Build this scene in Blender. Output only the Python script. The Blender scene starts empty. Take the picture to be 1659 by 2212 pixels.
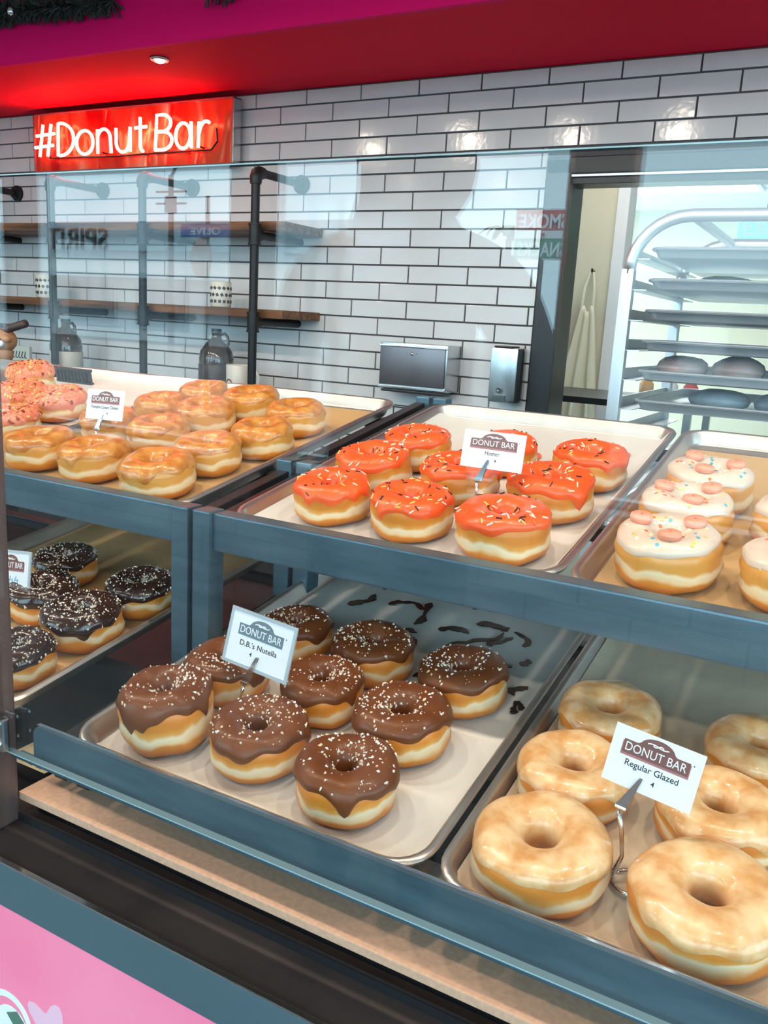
import bpy, bmesh, math, random
from mathutils import Vector, Matrix, noise
PI = math.pi
random.seed(7)
SC = bpy.context.scene
COL = SC.collection

# ------------------------------------------------------------------ camera
ZC = 1.38
F_PX = 1848.46
RIGHT = Vector((0.8719621, 0.4865142, 0.0546445))
DOWN = Vector((0.1526917, -0.1642054, -0.9745367))
FWD = Vector((-0.4651530, 0.8581029, -0.2174675))
cam_d = bpy.data.cameras.new('camera')
cam_d.sensor_fit = 'HORIZONTAL'
cam_d.sensor_width = 36.0
cam_d.lens = F_PX / 1659.0 * 36.0
cam_d.clip_start = 0.02
cam_d.clip_end = 400
cam = bpy.data.objects.new('camera', cam_d)
COL.objects.link(cam)
cm = Matrix.Identity(4)
for i in range(3):
    cm[i][0] = RIGHT[i]; cm[i][1] = -DOWN[i]; cm[i][2] = -FWD[i]
cm[2][3] = ZC
cam.matrix_world = cm
SC.camera = cam

# ------------------------------------------------------------------ world, exposure
SC.view_settings.view_transform = 'Standard'
SC.view_settings.look = 'None'
SC.view_settings.gamma = 1.0
SC.view_settings.use_curve_mapping = False
SC.view_settings.exposure = 0.0
SKY_STRENGTH = 7.0
world = bpy.data.worlds.new('overcast_sky')
SC.world = world
world.use_nodes = True
wn = world.node_tree.nodes
wn['Background'].inputs[0].default_value = (0.54, 0.86, 1.0, 1)
wn['Background'].inputs[1].default_value = SKY_STRENGTH

# sun stands behind the shop: it lights the street and the houses opposite, not the room
sun_d = bpy.data.lights.new('sun', 'SUN'); sun_d.energy = 16.0; sun_d.angle = 0.009; sun_d.color = (1.0, 0.95, 0.88)
sun = bpy.data.objects.new('sun', sun_d); COL.objects.link(sun)
sun.rotation_euler = Vector((0.0, -0.75, -0.75)).to_track_quat('-Z', 'Y').to_euler()
SC.cycles.max_bounces = 5
SC.cycles.diffuse_bounces = 2
SC.cycles.glossy_bounces = 2
SC.cycles.use_light_tree = False
SC.cycles.transmission_bounces = 4
SC.cycles.transparent_max_bounces = 12
SC.cycles.caustics_reflective = False
SC.cycles.caustics_refractive = False

# ceiling downlights over the counter: one row at y = 0.7 (their sparkle shows in the wall tiles)
LAMP_X = (-3.1, -2.4, -1.72, -1.09, -0.45, 0.2, 0.85)
LAMP_W = 22.0
LAMP2_X, LAMP2_Y, LAMP2_W = (-3.6, -2.75, -1.9, -1.05, -0.2, 0.65, 1.5), -0.75, 17.0   # second row over the customers
LAMP_COL = (1.0, 0.86, 0.70)
CEIL_Z = 2.56

# ------------------------------------------------------------------ helpers
def link(o, parent=None):
    COL.objects.link(o)
    if parent is not None:
        o.parent = parent
    return o

def tag(o, label=None, cat=None, group=None, kind=None):
    if label: o['label'] = label
    if cat: o['category'] = cat
    if group: o['group'] = group
    if kind: o['kind'] = kind
    return o

def empty(name, label=None, cat=None, loc=(0, 0, 0), group=None, mat=None):
    o = bpy.data.objects.new(name, None)
    o.empty_display_size = 0.05
    COL.objects.link(o)
    if mat is not None: o.matrix_world = mat
    else: o.location = loc
    return tag(o, label, cat, group)

class B:
    """collects geometry for one mesh"""
    def __init__(s): s.v = []; s.f = []; s.m = []
    def add(s, vs, fs, mi=0):
        n = len(s.v)
        s.v += [tuple(v) for v in vs]
        s.f += [tuple(i + n for i in f) for f in fs]
        s.m += [mi] * len(fs)
        return s
    def box(s, x0, x1, y0, y1, z0, z1, bv=0.0, mi=0, M=None):
        if bv <= 0:
            vs = [Vector((x, y, z)) for z in (z0, z1) for y in (y0, y1) for x in (x0, x1)]
            fs = [(0, 2, 3, 1), (4, 5, 7, 6), (0, 1, 5, 4), (2, 6, 7, 3), (0, 4, 6, 2), (1, 3, 7, 5)]
        else:
            bm = bmesh.new()
            bmesh.ops.create_cube(bm, size=1)
            for v in bm.verts:
                v.co = Vector(((x0 + x1) / 2 + v.co.x * (x1 - x0), (y0 + y1) / 2 + v.co.y * (y1 - y0), (z0 + z1) / 2 + v.co.z * (z1 - z0)))
            bmesh.ops.bevel(bm, geom=bm.edges[:], offset=bv, segments=2, profile=0.7, affect='EDGES')
            bm.verts.index_update()
            vs = [v.co.copy() for v in bm.verts]
            fs = [tuple(v.index for v in f.verts) for f in bm.faces]
            bm.free()
        if M is not None: vs = [M @ v for v in vs]
        return s.add(vs, fs, mi)
    def tube(s, pts, r, n=10, caps=True, mi=0, closed=False):
        pts = [Vector(p) for p in pts]
        rs = r if isinstance(r, (list, tuple)) else [r] * len(pts)
        rings = []
        prev = None
        N = len(pts)
        for i, p in enumerate(pts):
            if closed: t = pts[(i + 1) % N] - pts[i - 1]
            elif i == 0: t = pts[1] - p
            elif i == N - 1: t = p - pts[i - 1]
            else: t = (pts[i + 1] - p).normalized() + (p - pts[i - 1]).normalized()
            t.normalize()
            if prev is None:
                a = Vector((0, 0, 1)) if abs(t.z) < 0.9 else Vector((1, 0, 0))
                u = t.cross(a).normalized()
            else:
                u = (prev - t * prev.dot(t)).normalized()
            prev = u
            w = t.cross(u)
            rings.append([p + (u * math.cos(2 * PI * k / n) + w * math.sin(2 * PI * k / n)) * rs[i] for k in range(n)])
        vs = [v for ring in rings for v in ring]
        fs = []
        for i in range(N if closed else N - 1):
            j = (i + 1) % N
            for k in range(n):
                fs.append((i * n + k, i * n + (k + 1) % n, j * n + (k + 1) % n, j * n + k))
        if caps and not closed:
            fs.append(tuple(range(n))[::-1]); fs.append(tuple((N - 1) * n + k for k in range(n)))
        return s.add(vs, fs, mi)
    def lathe(s, prof, n=24, mi=0, M=None):
        vs = []; fs = []
        for r, z in prof:
            for k in range(n):
                a = 2 * PI * k / n
                vs.append(Vector((r * math.cos(a), r * math.sin(a), z)))
        for i in range(len(prof) - 1):
            for k in range(n):
                fs.append((i * n + k, i * n + (k + 1) % n, (i + 1) * n + (k + 1) % n, (i + 1) * n + k))
        if prof[0][0] > 1e-6: fs.append(tuple(range(n))[::-1])
        if prof[-1][0] > 1e-6: fs.append(tuple((len(prof) - 1) * n + k for k in range(n)))
        if M is not None: vs = [M @ v for v in vs]
        return s.add(vs, fs, mi)
    def blob(s, c, sx, sy, sz, n=8, mi=0, M=None):
        prof = [(math.sin(PI * i / n), -math.cos(PI * i / n)) for i in range(n + 1)]
        prof[0] = (1e-4, -1); prof[-1] = (1e-4, 1)
        MM = Matrix.Translation(Vector(c)) @ Matrix.Diagonal((sx, sy, sz, 1))
        if M is not None: MM = M @ MM
        return s.lathe(prof, n * 2, mi, MM)
    def prism(s, poly, z0, z1, M=None, mi=0):
        n = len(poly)
        vs = [Vector((x, y, z0)) for x, y in poly] + [Vector((x, y, z1)) for x, y in poly]
        fs = [tuple(range(n))[::-1], tuple(range(n, 2 * n))] + [(i, (i + 1) % n, n + (i + 1) % n, n + i) for i in range(n)]
        if M is not None: vs = [M @ v for v in vs]
        return s.add(vs, fs, mi)
    def mesh(s, name, mats, smooth=False):
        me = bpy.data.meshes.new(name)
        me.from_pydata(s.v, [], s.f)
        for m in (mats if isinstance(mats, (list, tuple)) else [mats]): me.materials.append(m)
        if any(s.m):
            me.polygons.foreach_set('material_index', s.m)
        if smooth:
            me.polygons.foreach_set('use_smooth', [True] * len(me.polygons))
        me.update()
        return me
    def build(s, name, mats, parent=None, smooth=False, mat=None, auto=False):
        o = bpy.data.objects.new(name, s.mesh(name, mats, smooth or auto))
        link(o, parent)
        if auto:
            try: o.data.set_sharp_from_angle(angle=math.radians(38))
            except Exception: pass
        if mat is not None: o.matrix_world = mat
        return o

def inst(name, me, parent=None, mat=None):
    o = bpy.data.objects.new(name, me)
    link(o, parent)
    if mat is not None:
        o.matrix_basis = mat
    return o

# ------------------------------------------------------------------ materials
def mat(name, col, rough=0.5, metal=0.0, emit=None, estr=0.0, coat=0.0, spec=None, col2=None, nscale=20.0, bump=0.0, bscale=60.0, detail=3.0, stretch=None, lo=0.35, hi=0.65, aniso=None, sheen=None):
    m = bpy.data.materials.new(name)
    m.use_nodes = True
    nt = m.node_tree
    p = nt.nodes['Principled BSDF']
    p.inputs['Base Color'].default_value = (*col, 1)
    p.inputs['Roughness'].default_value = rough
    p.inputs['Metallic'].default_value = metal
    p.inputs['Coat Weight'].default_value = coat
    p.inputs['Coat Roughness'].default_value = 0.08
    if spec is not None: p.inputs['Specular IOR Level'].default_value = spec
    if emit is not None:
        p.inputs['Emission Color'].default_value = (*emit, 1)
        p.inputs['Emission Strength'].default_value = estr
    co = None
    if col2 is not None or bump > 0:
        tc = nt.nodes.new('ShaderNodeTexCoord')
        co = tc.outputs['Object']
        if stretch is not None:
            mp = nt.nodes.new('ShaderNodeMapping')
            mp.inputs['Scale'].default_value = stretch
            nt.links.new(co, mp.inputs[0]); co = mp.outputs[0]
    if col2 is not None:
        n = nt.nodes.new('ShaderNodeTexNoise')
        n.inputs['Scale'].default_value = nscale
        n.inputs['Detail'].default_value = detail
        nt.links.new(co, n.inputs['Vector'])
        r = nt.nodes.new('ShaderNodeValToRGB')
        r.color_ramp.elements[0].position = lo; r.color_ramp.elements[0].color = (*col, 1)
        r.color_ramp.elements[1].position = hi; r.color_ramp.elements[1].color = (*col2, 1)
        nt.links.new(n.outputs['Fac'], r.inputs[0])
        nt.links.new(r.outputs[0], p.inputs['Base Color'])
    if bump > 0:
        n2 = nt.nodes.new('ShaderNodeTexNoise')
        n2.inputs['Scale'].default_value = bscale
        n2.inputs['Detail'].default_value = 2.0
        nt.links.new(co, n2.inputs['Vector'])
        b = nt.nodes.new('ShaderNodeBump')
        b.inputs['Strength'].default_value = bump
        b.inputs['Distance'].default_value = 0.002
        nt.links.new(n2.outputs['Fac'], b.inputs['Height'])
        nt.links.new(b.outputs[0], p.inputs['Normal'])
    return m

def glass_mat(name, tint=(0.97, 0.99, 1.0), f0=0.043, boost=1.0):
    """clear pane: straight-through view plus Schlick mirror reflection on both faces"""
    m = bpy.data.materials.new(name)
    m.use_nodes = True
    nt = m.node_tree
    nt.nodes.clear()
    out = nt.nodes.new('ShaderNodeOutputMaterial')
    mix = nt.nodes.new('ShaderNodeMixShader')
    tr = nt.nodes.new('ShaderNodeBsdfTransparent'); tr.inputs[0].default_value = (*tint, 1)
    gl = nt.nodes.new('ShaderNodeBsdfGlossy'); gl.inputs['Roughness'].default_value = 0.0
    g = nt.nodes.new('ShaderNodeNewGeometry')
    d = nt.nodes.new('ShaderNodeVectorMath'); d.operation = 'DOT_PRODUCT'
    nt.links.new(g.outputs['Incoming'], d.inputs[0]); nt.links.new(g.outputs['Normal'], d.inputs[1])
    def mth(op, a, b=None):
        n = nt.nodes.new('ShaderNodeMath'); n.operation = op
        for k, x in enumerate((a, b)):
            if x is None: continue
            if isinstance(x, (int, float)): n.inputs[k].default_value = x
            else: nt.links.new(x, n.inputs[k])
        return n.outputs[0]
    ab = mth('ABSOLUTE', d.outputs['Value'])
    om = mth('SUBTRACT', 1.0, ab)
    p5 = mth('POWER', om, 5.0)
    fr = mth('ADD', mth('MULTIPLY', p5, 1.0 - f0), f0 * boost)
    nt.links.new(fr, mix.inputs[0]); nt.links.new(tr.outputs[0], mix.inputs[1]); nt.links.new(gl.outputs[0], mix.inputs[2])
    nt.links.new(mix.outputs[0], out.inputs[0])
    return m

def ramp_mat(name, stops, rough=0.45, noise_amt=0.16, nscale=28.0, bump=0.25, bscale=45.0, coat=0.0, var=0.0):
    """colour by height of the piece (Generated z), ragged with noise"""
    m = mat(name, stops[0][1], rough, coat=coat, bump=bump, bscale=bscale)
    nt = m.node_tree
    p = nt.nodes['Principled BSDF']
    tc = nt.nodes.new('ShaderNodeTexCoord')
    sx = nt.nodes.new('ShaderNodeSeparateXYZ')
    nt.links.new(tc.outputs['Generated'], sx.inputs[0])
    n = nt.nodes.new('ShaderNodeTexNoise'); n.inputs['Scale'].default_value = nscale; n.inputs['Detail'].default_value = 2.5
    nt.links.new(tc.outputs['Object'], n.inputs['Vector'])
    a = nt.nodes.new('ShaderNodeMath'); a.operation = 'MULTIPLY_ADD'
    a.inputs[1].default_value = noise_amt; nt.links.new(n.outputs['Fac'], a.inputs[0])
    nt.links.new(sx.outputs['Z'], a.inputs[2])
    s2 = nt.nodes.new('ShaderNodeMath'); s2.operation = 'SUBTRACT'; s2.inputs[1].default_value = noise_amt * 0.5
    nt.links.new(a.outputs[0], s2.inputs[0])
    r = nt.nodes.new('ShaderNodeValToRGB')
    cr = r.color_ramp
    cr.elements[0].position = stops[0][0]; cr.elements[0].color = (*stops[0][1], 1)
    cr.elements[1].position = stops[-1][0]; cr.elements[1].color = (*stops[-1][1], 1)
    for pos, c in stops[1:-1]:
        e = cr.elements.new(pos); e.color = (*c, 1)
    nt.links.new(s2.outputs[0], r.inputs[0])
    nt.links.new(r.outputs[0], p.inputs['Base Color'])
    return m

MT = {}
MT['tile'] = mat('tile_glaze', (0.74, 0.725, 0.73), 0.12, bump=0.14, bscale=45.0, col2=(0.79, 0.775, 0.78), nscale=5.0)
MT['grout'] = mat('grout', (0.115, 0.105, 0.11), 0.9, bump=0.3, bscale=300)
MT['fascia'] = mat('bulkhead_magenta', (0.80, 0.004, 0.15), 0.7, spec=.12, bump=0.05, bscale=200)
MT['soffit'] = mat('bulkhead_red', (0.80, 0.008, 0.045), 0.7, spec=.1, bump=0.05, bscale=200)
MT['white'] = mat('white_paint', (0.78, 0.78, 0.77), 0.6)
MT['ceil'] = mat('ceiling_paint', (0.75, 0.75, 0.74), 0.7)
MT['floor'] = mat('floor_tile', (0.07, 0.065, 0.06), 0.5, col2=(0.10, 0.09, 0.085), nscale=4)
MT['steel'] = mat('blue_steel', (0.095, 0.165, 0.21), 0.38, 0.65, bump=0.06, bscale=90, stretch=(1, 1, 6), col2=(0.14, 0.22, 0.27), nscale=9)
MT['steel_dark'] = mat('dark_steel', (0.045, 0.042, 0.045), 0.35, 0.6)
MT['black'] = mat('black_paint', (0.012, 0.013, 0.016), 0.35)
MT['pipe'] = mat('black_pipe', (0.014, 0.014, 0.016), 0.42, 0.4, bump=0.1, bscale=300)
MT['alu'] = mat('pan_aluminium', (0.50, 0.46, 0.42), 0.33, 0.9, col2=(0.62, 0.58, 0.53), nscale=10, bump=0.05, bscale=200)
MT['rack_alu'] = mat('rack_aluminium', (0.70, 0.74, 0.78), 0.35, 0.8)
MT['chrome'] = mat('chrome', (0.80, 0.82, 0.84), 0.12, 1.0)
MT['stainless'] = mat('stainless', (0.50, 0.52, 0.53), 0.22, 1.0, bump=0.03, bscale=120)
MT['dispenser_face'] = mat('dark_steel_face', (0.16, 0.145, 0.155), 0.28, 0.7, col2=(0.20, 0.18, 0.19), nscale=6)
MT['wood'] = mat('shelf_wood', (0.25, 0.10, 0.035), 0.55, col2=(0.075, 0.030, 0.014), nscale=5, stretch=(0.6, 9, 9), bump=0.15, bscale=40, detail=5)
MT['paper_white'] = mat('parchment_white', (0.82, 0.775, 0.71), 0.45, coat=.2, col2=(0.70, 0.655, 0.585), nscale=7, bump=0.12, bscale=25, lo=0.3, hi=0.8)
MT['paper_tan'] = mat('parchment_tan', (0.66, 0.42, 0.19), 0.55, col2=(0.56, 0.33, 0.13), nscale=7, bump=0.12, bscale=25, lo=0.3, hi=0.8)
MT['paper_mid'] = mat('parchment_glazed', (0.74, 0.60, 0.43), 0.30, col2=(0.64, 0.49, 0.33), nscale=7, bump=0.7, bscale=42, lo=0.3, hi=0.8, coat=0.9)
MT['tanboard'] = mat('tan_stone', (0.60, 0.37, 0.255), 0.65, spec=.15, col2=(0.52, 0.32, 0.22), nscale=160)
MT['darkledge'] = mat('dark_ledge', (0.034, 0.027, 0.027), 0.5, spec=.25, col2=(0.055, 0.042, 0.039), nscale=12, bump=0.06, bscale=300)
MT['steel_edge'] = mat('steel_edge', (0.115, 0.185, 0.225), 0.42, 0.45, bump=0.05, bscale=300)
MT['pink'] = mat('pink_panel', (0.98, 0.22, 0.37), 0.6, spec=.1, col2=(0.99, 0.28, 0.42), nscale=4)
MT['pink_pale'] = mat('pink_print_pale', (0.88, 0.52, 0.66), 0.5)
MT['white_print'] = mat('white_print', (0.85, 0.88, 0.90), 0.5)
MT['green_print'] = mat('green_print', (0.10, 0.20, 0.15), 0.5)
MT['card'] = mat('card_white', (0.83, 0.84, 0.85), 0.35)
MT['sleeve'] = glass_mat('clear_sleeve', (0.93, 0.95, 0.96), 0.05)
MT['logo'] = mat('logo_brown', (0.19, 0.075, 0.065), 0.5)
MT['logo_grey'] = mat('logo_grey_blue', (0.15, 0.21, 0.25), 0.5)
MT['logo_edge'] = mat('logo_edge', (0.42, 0.16, 0.16), 0.5)
MT['ink'] = mat('ink', (0.03, 0.03, 0.035), 0.6)
MT['ink_blue'] = mat('ink_blue', (0.08, 0.36, 0.62), 0.6)
MT['glass'] = glass_mat('guard_glass', (0.985, 0.995, 1.0), 0.043, 1.0)
MT['glass_edge'] = mat('glass_edge', (0.30, 0.43, 0.46), 0.2, coat=0.3)
MT['neon'] = mat('neon_tube', (1, 0.9, 0.88), 0.3, emit=(1.0, 0.105, 0.065), estr=22.0)
MT['lamp'] = mat('lamp_glow', (1, 1, 1), 0.3, emit=(1.0, 0.88, 0.72), estr=40.0)
MT['lamp_small'] = mat('soffit_lamp_glow', (1, 1, 1), 0.3, emit=(1.0, 0.75, 0.6), estr=6.0)
MT['panel_light'] = mat('kitchen_light_panel', (1, 1, 1), 0.5, emit=(1.0, 0.98, 0.93), estr=4.0)
MT['cream'] = mat('cream_cloth', (0.76, 0.70, 0.52), 0.8, bump=0.1, bscale=60)
MT['beige'] = mat('beige_wall', (0.66, 0.60, 0.44), 0.7)
MT['teal'] = mat('teal_plastic', (0.12, 0.38, 0.42), 0.4)
MT['plastic_w'] = mat('white_plastic', (0.75, 0.76, 0.76), 0.35)
MT['redp'] = mat('red_plastic', (0.62, 0.06, 0.06), 0.4)
MT['orangep'] = mat('orange_plastic', (0.75, 0.36, 0.10), 0.4)
MT['greenglow'] = mat('exit_glow', (0.2, 0.8, 0.5), 0.4, emit=(0.15, 0.8, 0.45), estr=0.8)
MT['jug'] = mat('amber_glass', (0.045, 0.022, 0.014), 0.12, coat=0.5)
MT['jug_label'] = mat('jug_label', (0.62, 0.55, 0.45), 0.5)
MT['mug'] = mat('mug_cream', (0.78, 0.72, 0.63), 0.3)
MT['dark_dot'] = mat('mug_dark_print', (0.05, 0.035, 0.03), 0.4)
MT['tinsel'] = mat('garland_needles', (0.010, 0.016, 0.012), 0.6)
MT['figure'] = mat('figurine_brown', (0.50, 0.24, 0.11), 0.55, col2=(0.40, 0.17, 0.07), nscale=12)
MT['darkwood'] = mat('dark_handle', (0.05, 0.028, 0.026), 0.5)
MT['cloth_black'] = mat('dark_clothes', (0.012, 0.012, 0.015), 0.9)
MT['skin'] = mat('skin', (0.45, 0.26, 0.18), 0.5)
MT['hair'] = mat('hair_dark', (0.015, 0.011, 0.009), 0.6)
MT['asphalt'] = mat('asphalt', (0.09, 0.095, 0.10), 0.9, col2=(0.13, 0.13, 0.13), nscale=3)
MT['facade'] = mat('facade_stucco', (0.72, 0.74, 0.75), 0.8)
MT['facade2'] = mat('facade_band', (0.45, 0.55, 0.60), 0.8)
MT['pane_dark'] = mat('far_window', (0.10, 0.14, 0.17), 0.15)
MT['postgrey'] = mat('post_grey', (0.06, 0.075, 0.085), 0.5, 0.3)
MT['sign_blue'] = mat('street_sign_blue', (0.02, 0.12, 0.36), 0.4)
MT['sign_brown'] = mat('oval_sign', (0.25, 0.17, 0.15), 0.5)
MT['sign_red'] = mat('sign_red', (0.55, 0.03, 0.04), 0.4)
MT['sign_green'] = mat('sign_green', (0.0, 0.22, 0.16), 0.4)
MT['palm'] = mat('palm_leaf', (0.06, 0.12, 0.04), 0.6)
MT['trunk'] = mat('palm_trunk', (0.22, 0.16, 0.11), 0.9)
MT['plaid'] = mat('wrapped_bun', (0.42, 0.25, 0.22), 0.4, col2=(0.50, 0.36, 0.33), nscale=14, coat=0.4)
MT['bluebag'] = mat('blue_bag', (0.20, 0.26, 0.32), 0.35, col2=(0.30, 0.38, 0.44), nscale=14)

for k_ in ('lamp', 'lamp_small', 'greenglow'): MT[k_].cycles.emission_sampling = 'NONE'   # their bulbs are lamps already

# glossy red foil of the neon board
def foil():
    m = mat('red_foil', (0.70, 0.05, 0.03), 0.24, 0.55)
    nt = m.node_tree; p = nt.nodes['Principled BSDF']
    tc = nt.nodes.new('ShaderNodeTexCoord')
    mp = nt.nodes.new('ShaderNodeMapping'); mp.inputs['Scale'].default_value = (7, 1, 2.2); mp.inputs['Rotation'].default_value = (0, 0.5, 0)
    nt.links.new(tc.outputs['Object'], mp.inputs[0])
    n = nt.nodes.new('ShaderNodeTexNoise'); n.inputs['Scale'].default_value = 1.6; n.inputs['Detail'].default_value = 1.0; n.inputs['Distortion'].default_value = 0.6
    nt.links.new(mp.outputs[0], n.inputs['Vector'])
    r = nt.nodes.new('ShaderNodeValToRGB')
    e = r.color_ramp.elements
    e[0].position = 0.30; e[0].color = (0.60, 0.012, 0.012, 1)
    e[1].position = 0.78; e[1].color = (0.95, 0.62, 0.40, 1)
    k = r.color_ramp.elements.new(0.45); k.color = (0.78, 0.07, 0.03, 1)
    k = r.color_ramp.elements.new(0.62); k.color = (0.82, 0.16, 0.07, 1)
    nt.links.new(n.outputs['Fac'], r.inputs[0]); nt.links.new(r.outputs[0], p.inputs['Base Color'])
    b = nt.nodes.new('ShaderNodeBump'); b.inputs['Strength'].default_value = 0.8; b.inputs['Distance'].default_value = 0.03
    nt.links.new(n.outputs['Fac'], b.inputs['Height']); nt.links.new(b.outputs[0], p.inputs['Normal'])
    return m
MT['foil'] = foil()

def brickwall(c1, c2, bw=.42, bh=.17, mo=.006):
    m = mat('subway_tile_far', (0.5, 0.5, 0.5), 0.25)
    nt = m.node_tree; p = nt.nodes['Principled BSDF']
    tc = nt.nodes.new('ShaderNodeTexCoord')
    mp = nt.nodes.new('ShaderNodeMapping'); mp.inputs['Rotation'].default_value = (PI / 2, 0, 0)
    nt.links.new(tc.outputs['Object'], mp.inputs[0])
    b = nt.nodes.new('ShaderNodeTexBrick')
    b.inputs['Color1'].default_value = (*c1, 1); b.inputs['Color2'].default_value = (*c2, 1); b.inputs['Mortar'].default_value = (0.07, 0.07, 0.075, 1)
    b.inputs['Scale'].default_value = 1.0; b.inputs['Mortar Size'].default_value = mo
    b.inputs['Brick Width'].default_value = bw; b.inputs['Row Height'].default_value = bh
    nt.links.new(mp.outputs[0], b.inputs['Vector']); nt.links.new(b.outputs['Color'], p.inputs['Base Color'])
    return m
MT['brick_far'] = brickwall((0.36, 0.37, 0.38), (0.33, 0.34, 0.35))
MT['brick_white'] = brickwall((0.72, 0.71, 0.71), (0.70, 0.69, 0.69), .2446, .06595, .0031)

# ------------------------------------------------------------------ lettering as mesh
def text_mesh(txt, size, m, extrude=0.0002, bold=0.0, align='CENTER', width=None):
    cu = bpy.data.curves.new('lettering', 'FONT')
    cu.body = txt; cu.size = size; cu.extrude = extrude; cu.offset = bold
    cu.align_x = align; cu.align_y = 'BOTTOM_BASELINE'
    cu.resolution_u = 4
    ob = bpy.data.objects.new('lettering', cu)
    me = bpy.data.meshes.new_from_object(ob)
    bpy.data.objects.remove(ob); bpy.data.curves.remove(cu)
    if width is not None and len(me.vertices):
        xs = [v.co.x for v in me.vertices]
        w = max(xs) - min(xs); c = (max(xs) + min(xs)) / 2
        for v in me.vertices:
            v.co.x = (v.co.x - c) * width / w
    me.materials.clear(); me.materials.append(m)
    return me

# ================================================================== ROOM
YW = 2.97            # tiled wall
SOF_Z, SOF_Y = 2.2385, 2.345
def struct(b, name, m, label, **k):
    o = b.build(name, m, **k)
    o['kind'] = 'structure'; o['label'] = label
    return o
DOOR_X0, DOOR_HEAD = -1.045, 1.945
struct(B().box(-6.5, 3.5, -2.2, .9, -0.05, 0.0), 'floor', MT['floor'], 'dark tiled shop floor on the customer side')
struct(B().box(-6.5, 3.5, .9, 9.0, -0.05, 0.0), 'floor_staff', MT['ceil'], 'unseen floor behind the counter, made pale to bounce light')  # unseen staff floor coloured pale to bounce fill light under the shelf
struct(B().box(-6.6, 3.6, -2.2, 3.1, CEIL_Z, CEIL_Z + 0.08), 'ceiling', MT['ceil'], 'white shop ceiling above the counter')
struct(B().box(-6.6, -6.5, -2.2, 3.1, 0, CEIL_Z), 'wall_left', MT['white'], 'plain white side wall at far left')
struct(B().box(3.5, 3.6, -2.2, -1.9, 0, CEIL_Z).box(3.5, 3.6, -1.9, 2.1, 0, .45).box(3.5, 3.6, -1.9, 2.1, 2.5, CEIL_Z).box(3.5, 3.6, .05, .15, .45, 2.5).box(3.5, 3.6, 2.1, 9.0, 0, CEIL_Z), 'wall_right', MT['white'], 'white side wall at far right, window openings added for fill daylight')  # unseen side windows added to bring more daylight onto the case
wall = struct(B().box(-6.5, DOOR_X0, YW + 0.004, YW + 0.12, 0, CEIL_Z).box(DOOR_X0, 3.5, YW + 0.004, YW + 0.12, DOOR_HEAD, CEIL_Z),
              'wall_back', MT['grout'], 'grey white subway tile wall behind the counter')
struct(B().box(-6.5, DOOR_X0, YW - .006, YW + .004, 0, 1.0595), 'wall_back_lower', MT['brick_white'], 'lower part of the tile wall hidden behind the case')
struct(B().box(-6.5, -4.02, YW - .006, YW + .003, 1.0595, SOF_Z), 'wall_back_far', MT['brick_white'], 'tile wall going on at far left outside the picture')
struct(B().box(.36, 3.5, YW - .006, YW + .003, DOOR_HEAD + .005, SOF_Z).box(.635, 3.5, YW - .006, YW + .12, 0, DOOR_HEAD + .005), 'wall_back_right', MT['brick_white'], 'tile wall going on right of the kitchen opening')
# tiles, one by one
TA, TB, TX0, TZ0 = 0.1223209, 0.0659462, -2.295513, 2.1822065
G = 0.0062
def tile_mesh(w, h):
    b = B().box(-w / 2, w / 2, -0.003, 0.005, -h / 2, h / 2, bv=0.0012)
    return b.mesh('tile', MT['tile'])
tile_cache = {}
def put_tile(x0, x1, z0, z1):
    w, h = round(x1 - x0 - G, 4), round(z1 - z0 - G, 4)
    if w < 0.008 or h < 0.008: return
    if (w, h) not in tile_cache: tile_cache[(w, h)] = tile_mesh(w, h)
    o = inst('tile', tile_cache[(w, h)], wall)
    o.location = ((x0 + x1) / 2, YW - 0.001, (z0 + z1) / 2)
    o.rotation_euler = (random.uniform(-.006, .006), 0, random.uniform(-.006, .006))
for row in range(0, 18):
    zt = min(TZ0 - (row - 1) * TB, 2.2375); zb = TZ0 - row * TB
    odd = row % 2
    for u in range(-14 if row % 2 == 0 else -13, 23):
        if (u % 2) != odd: continue
        x0, x1 = TX0 + u * TA, TX0 + (u + 2) * TA
        lim = 0.35 if zb > DOOR_HEAD - 0.005 else DOOR_X0 - 0.004
        if row == 4: lim = DOOR_X0 - 0.004
        if x0 >= lim: continue
        put_tile(x0, min(x1, lim), zb, zt)

# bulkhead: magenta front, red underside
SOF_Z, SOF_Y = 2.2385, 2.345
fa = struct(B().box(-6.5, 3.5, SOF_Y, SOF_Y + 0.02, SOF_Z, CEIL_Z), 'trim_1', MT['fascia'], 'magenta front of the bulkhead over the counter')
struct(B().box(-6.5, 3.5, SOF_Y + 0.02, YW + 0.004, SOF_Z + 0.002, SOF_Z + 0.03), 'trim_2', MT['soffit'], 'red underside of the bulkhead lit by the neon sign')

# door opening with black frame, kitchen beyond
dr = empty('door_1', 'black framed opening to the kitchen right of the tile wall'); dr['kind'] = 'structure'
B().box(DOOR_X0, DOOR_X0 + 0.085, YW - 0.02, YW + 0.14, 0, DOOR_HEAD, 0.004).build('jamb', MT['black'], dr)
B().box(0.55, 0.635, YW - 0.02, YW + 0.14, 0, DOOR_HEAD, 0.004).build('jamb', MT['black'], dr)
B().box(DOOR_X0, 0.635, YW - 0.02, YW + 0.14, 1.895, DOOR_HEAD + 0.005, 0.004).box(DOOR_X0, 0.635, YW, YW + 0.1, 1.865, 1.887, 0.002).build('header', MT['black'], dr)
B().box(DOOR_X0, 0.635, YW - 0.012, YW + 0.03, 1.8865, 1.8955, 0.001).build('header_strip', MT['stainless'], dr)
struct(B().box(-3.0, 3.5, 8.0, 8.1, 0, 2.5), 'wall_kitchen', MT['beige'], 'beige back wall of the kitchen')
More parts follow.
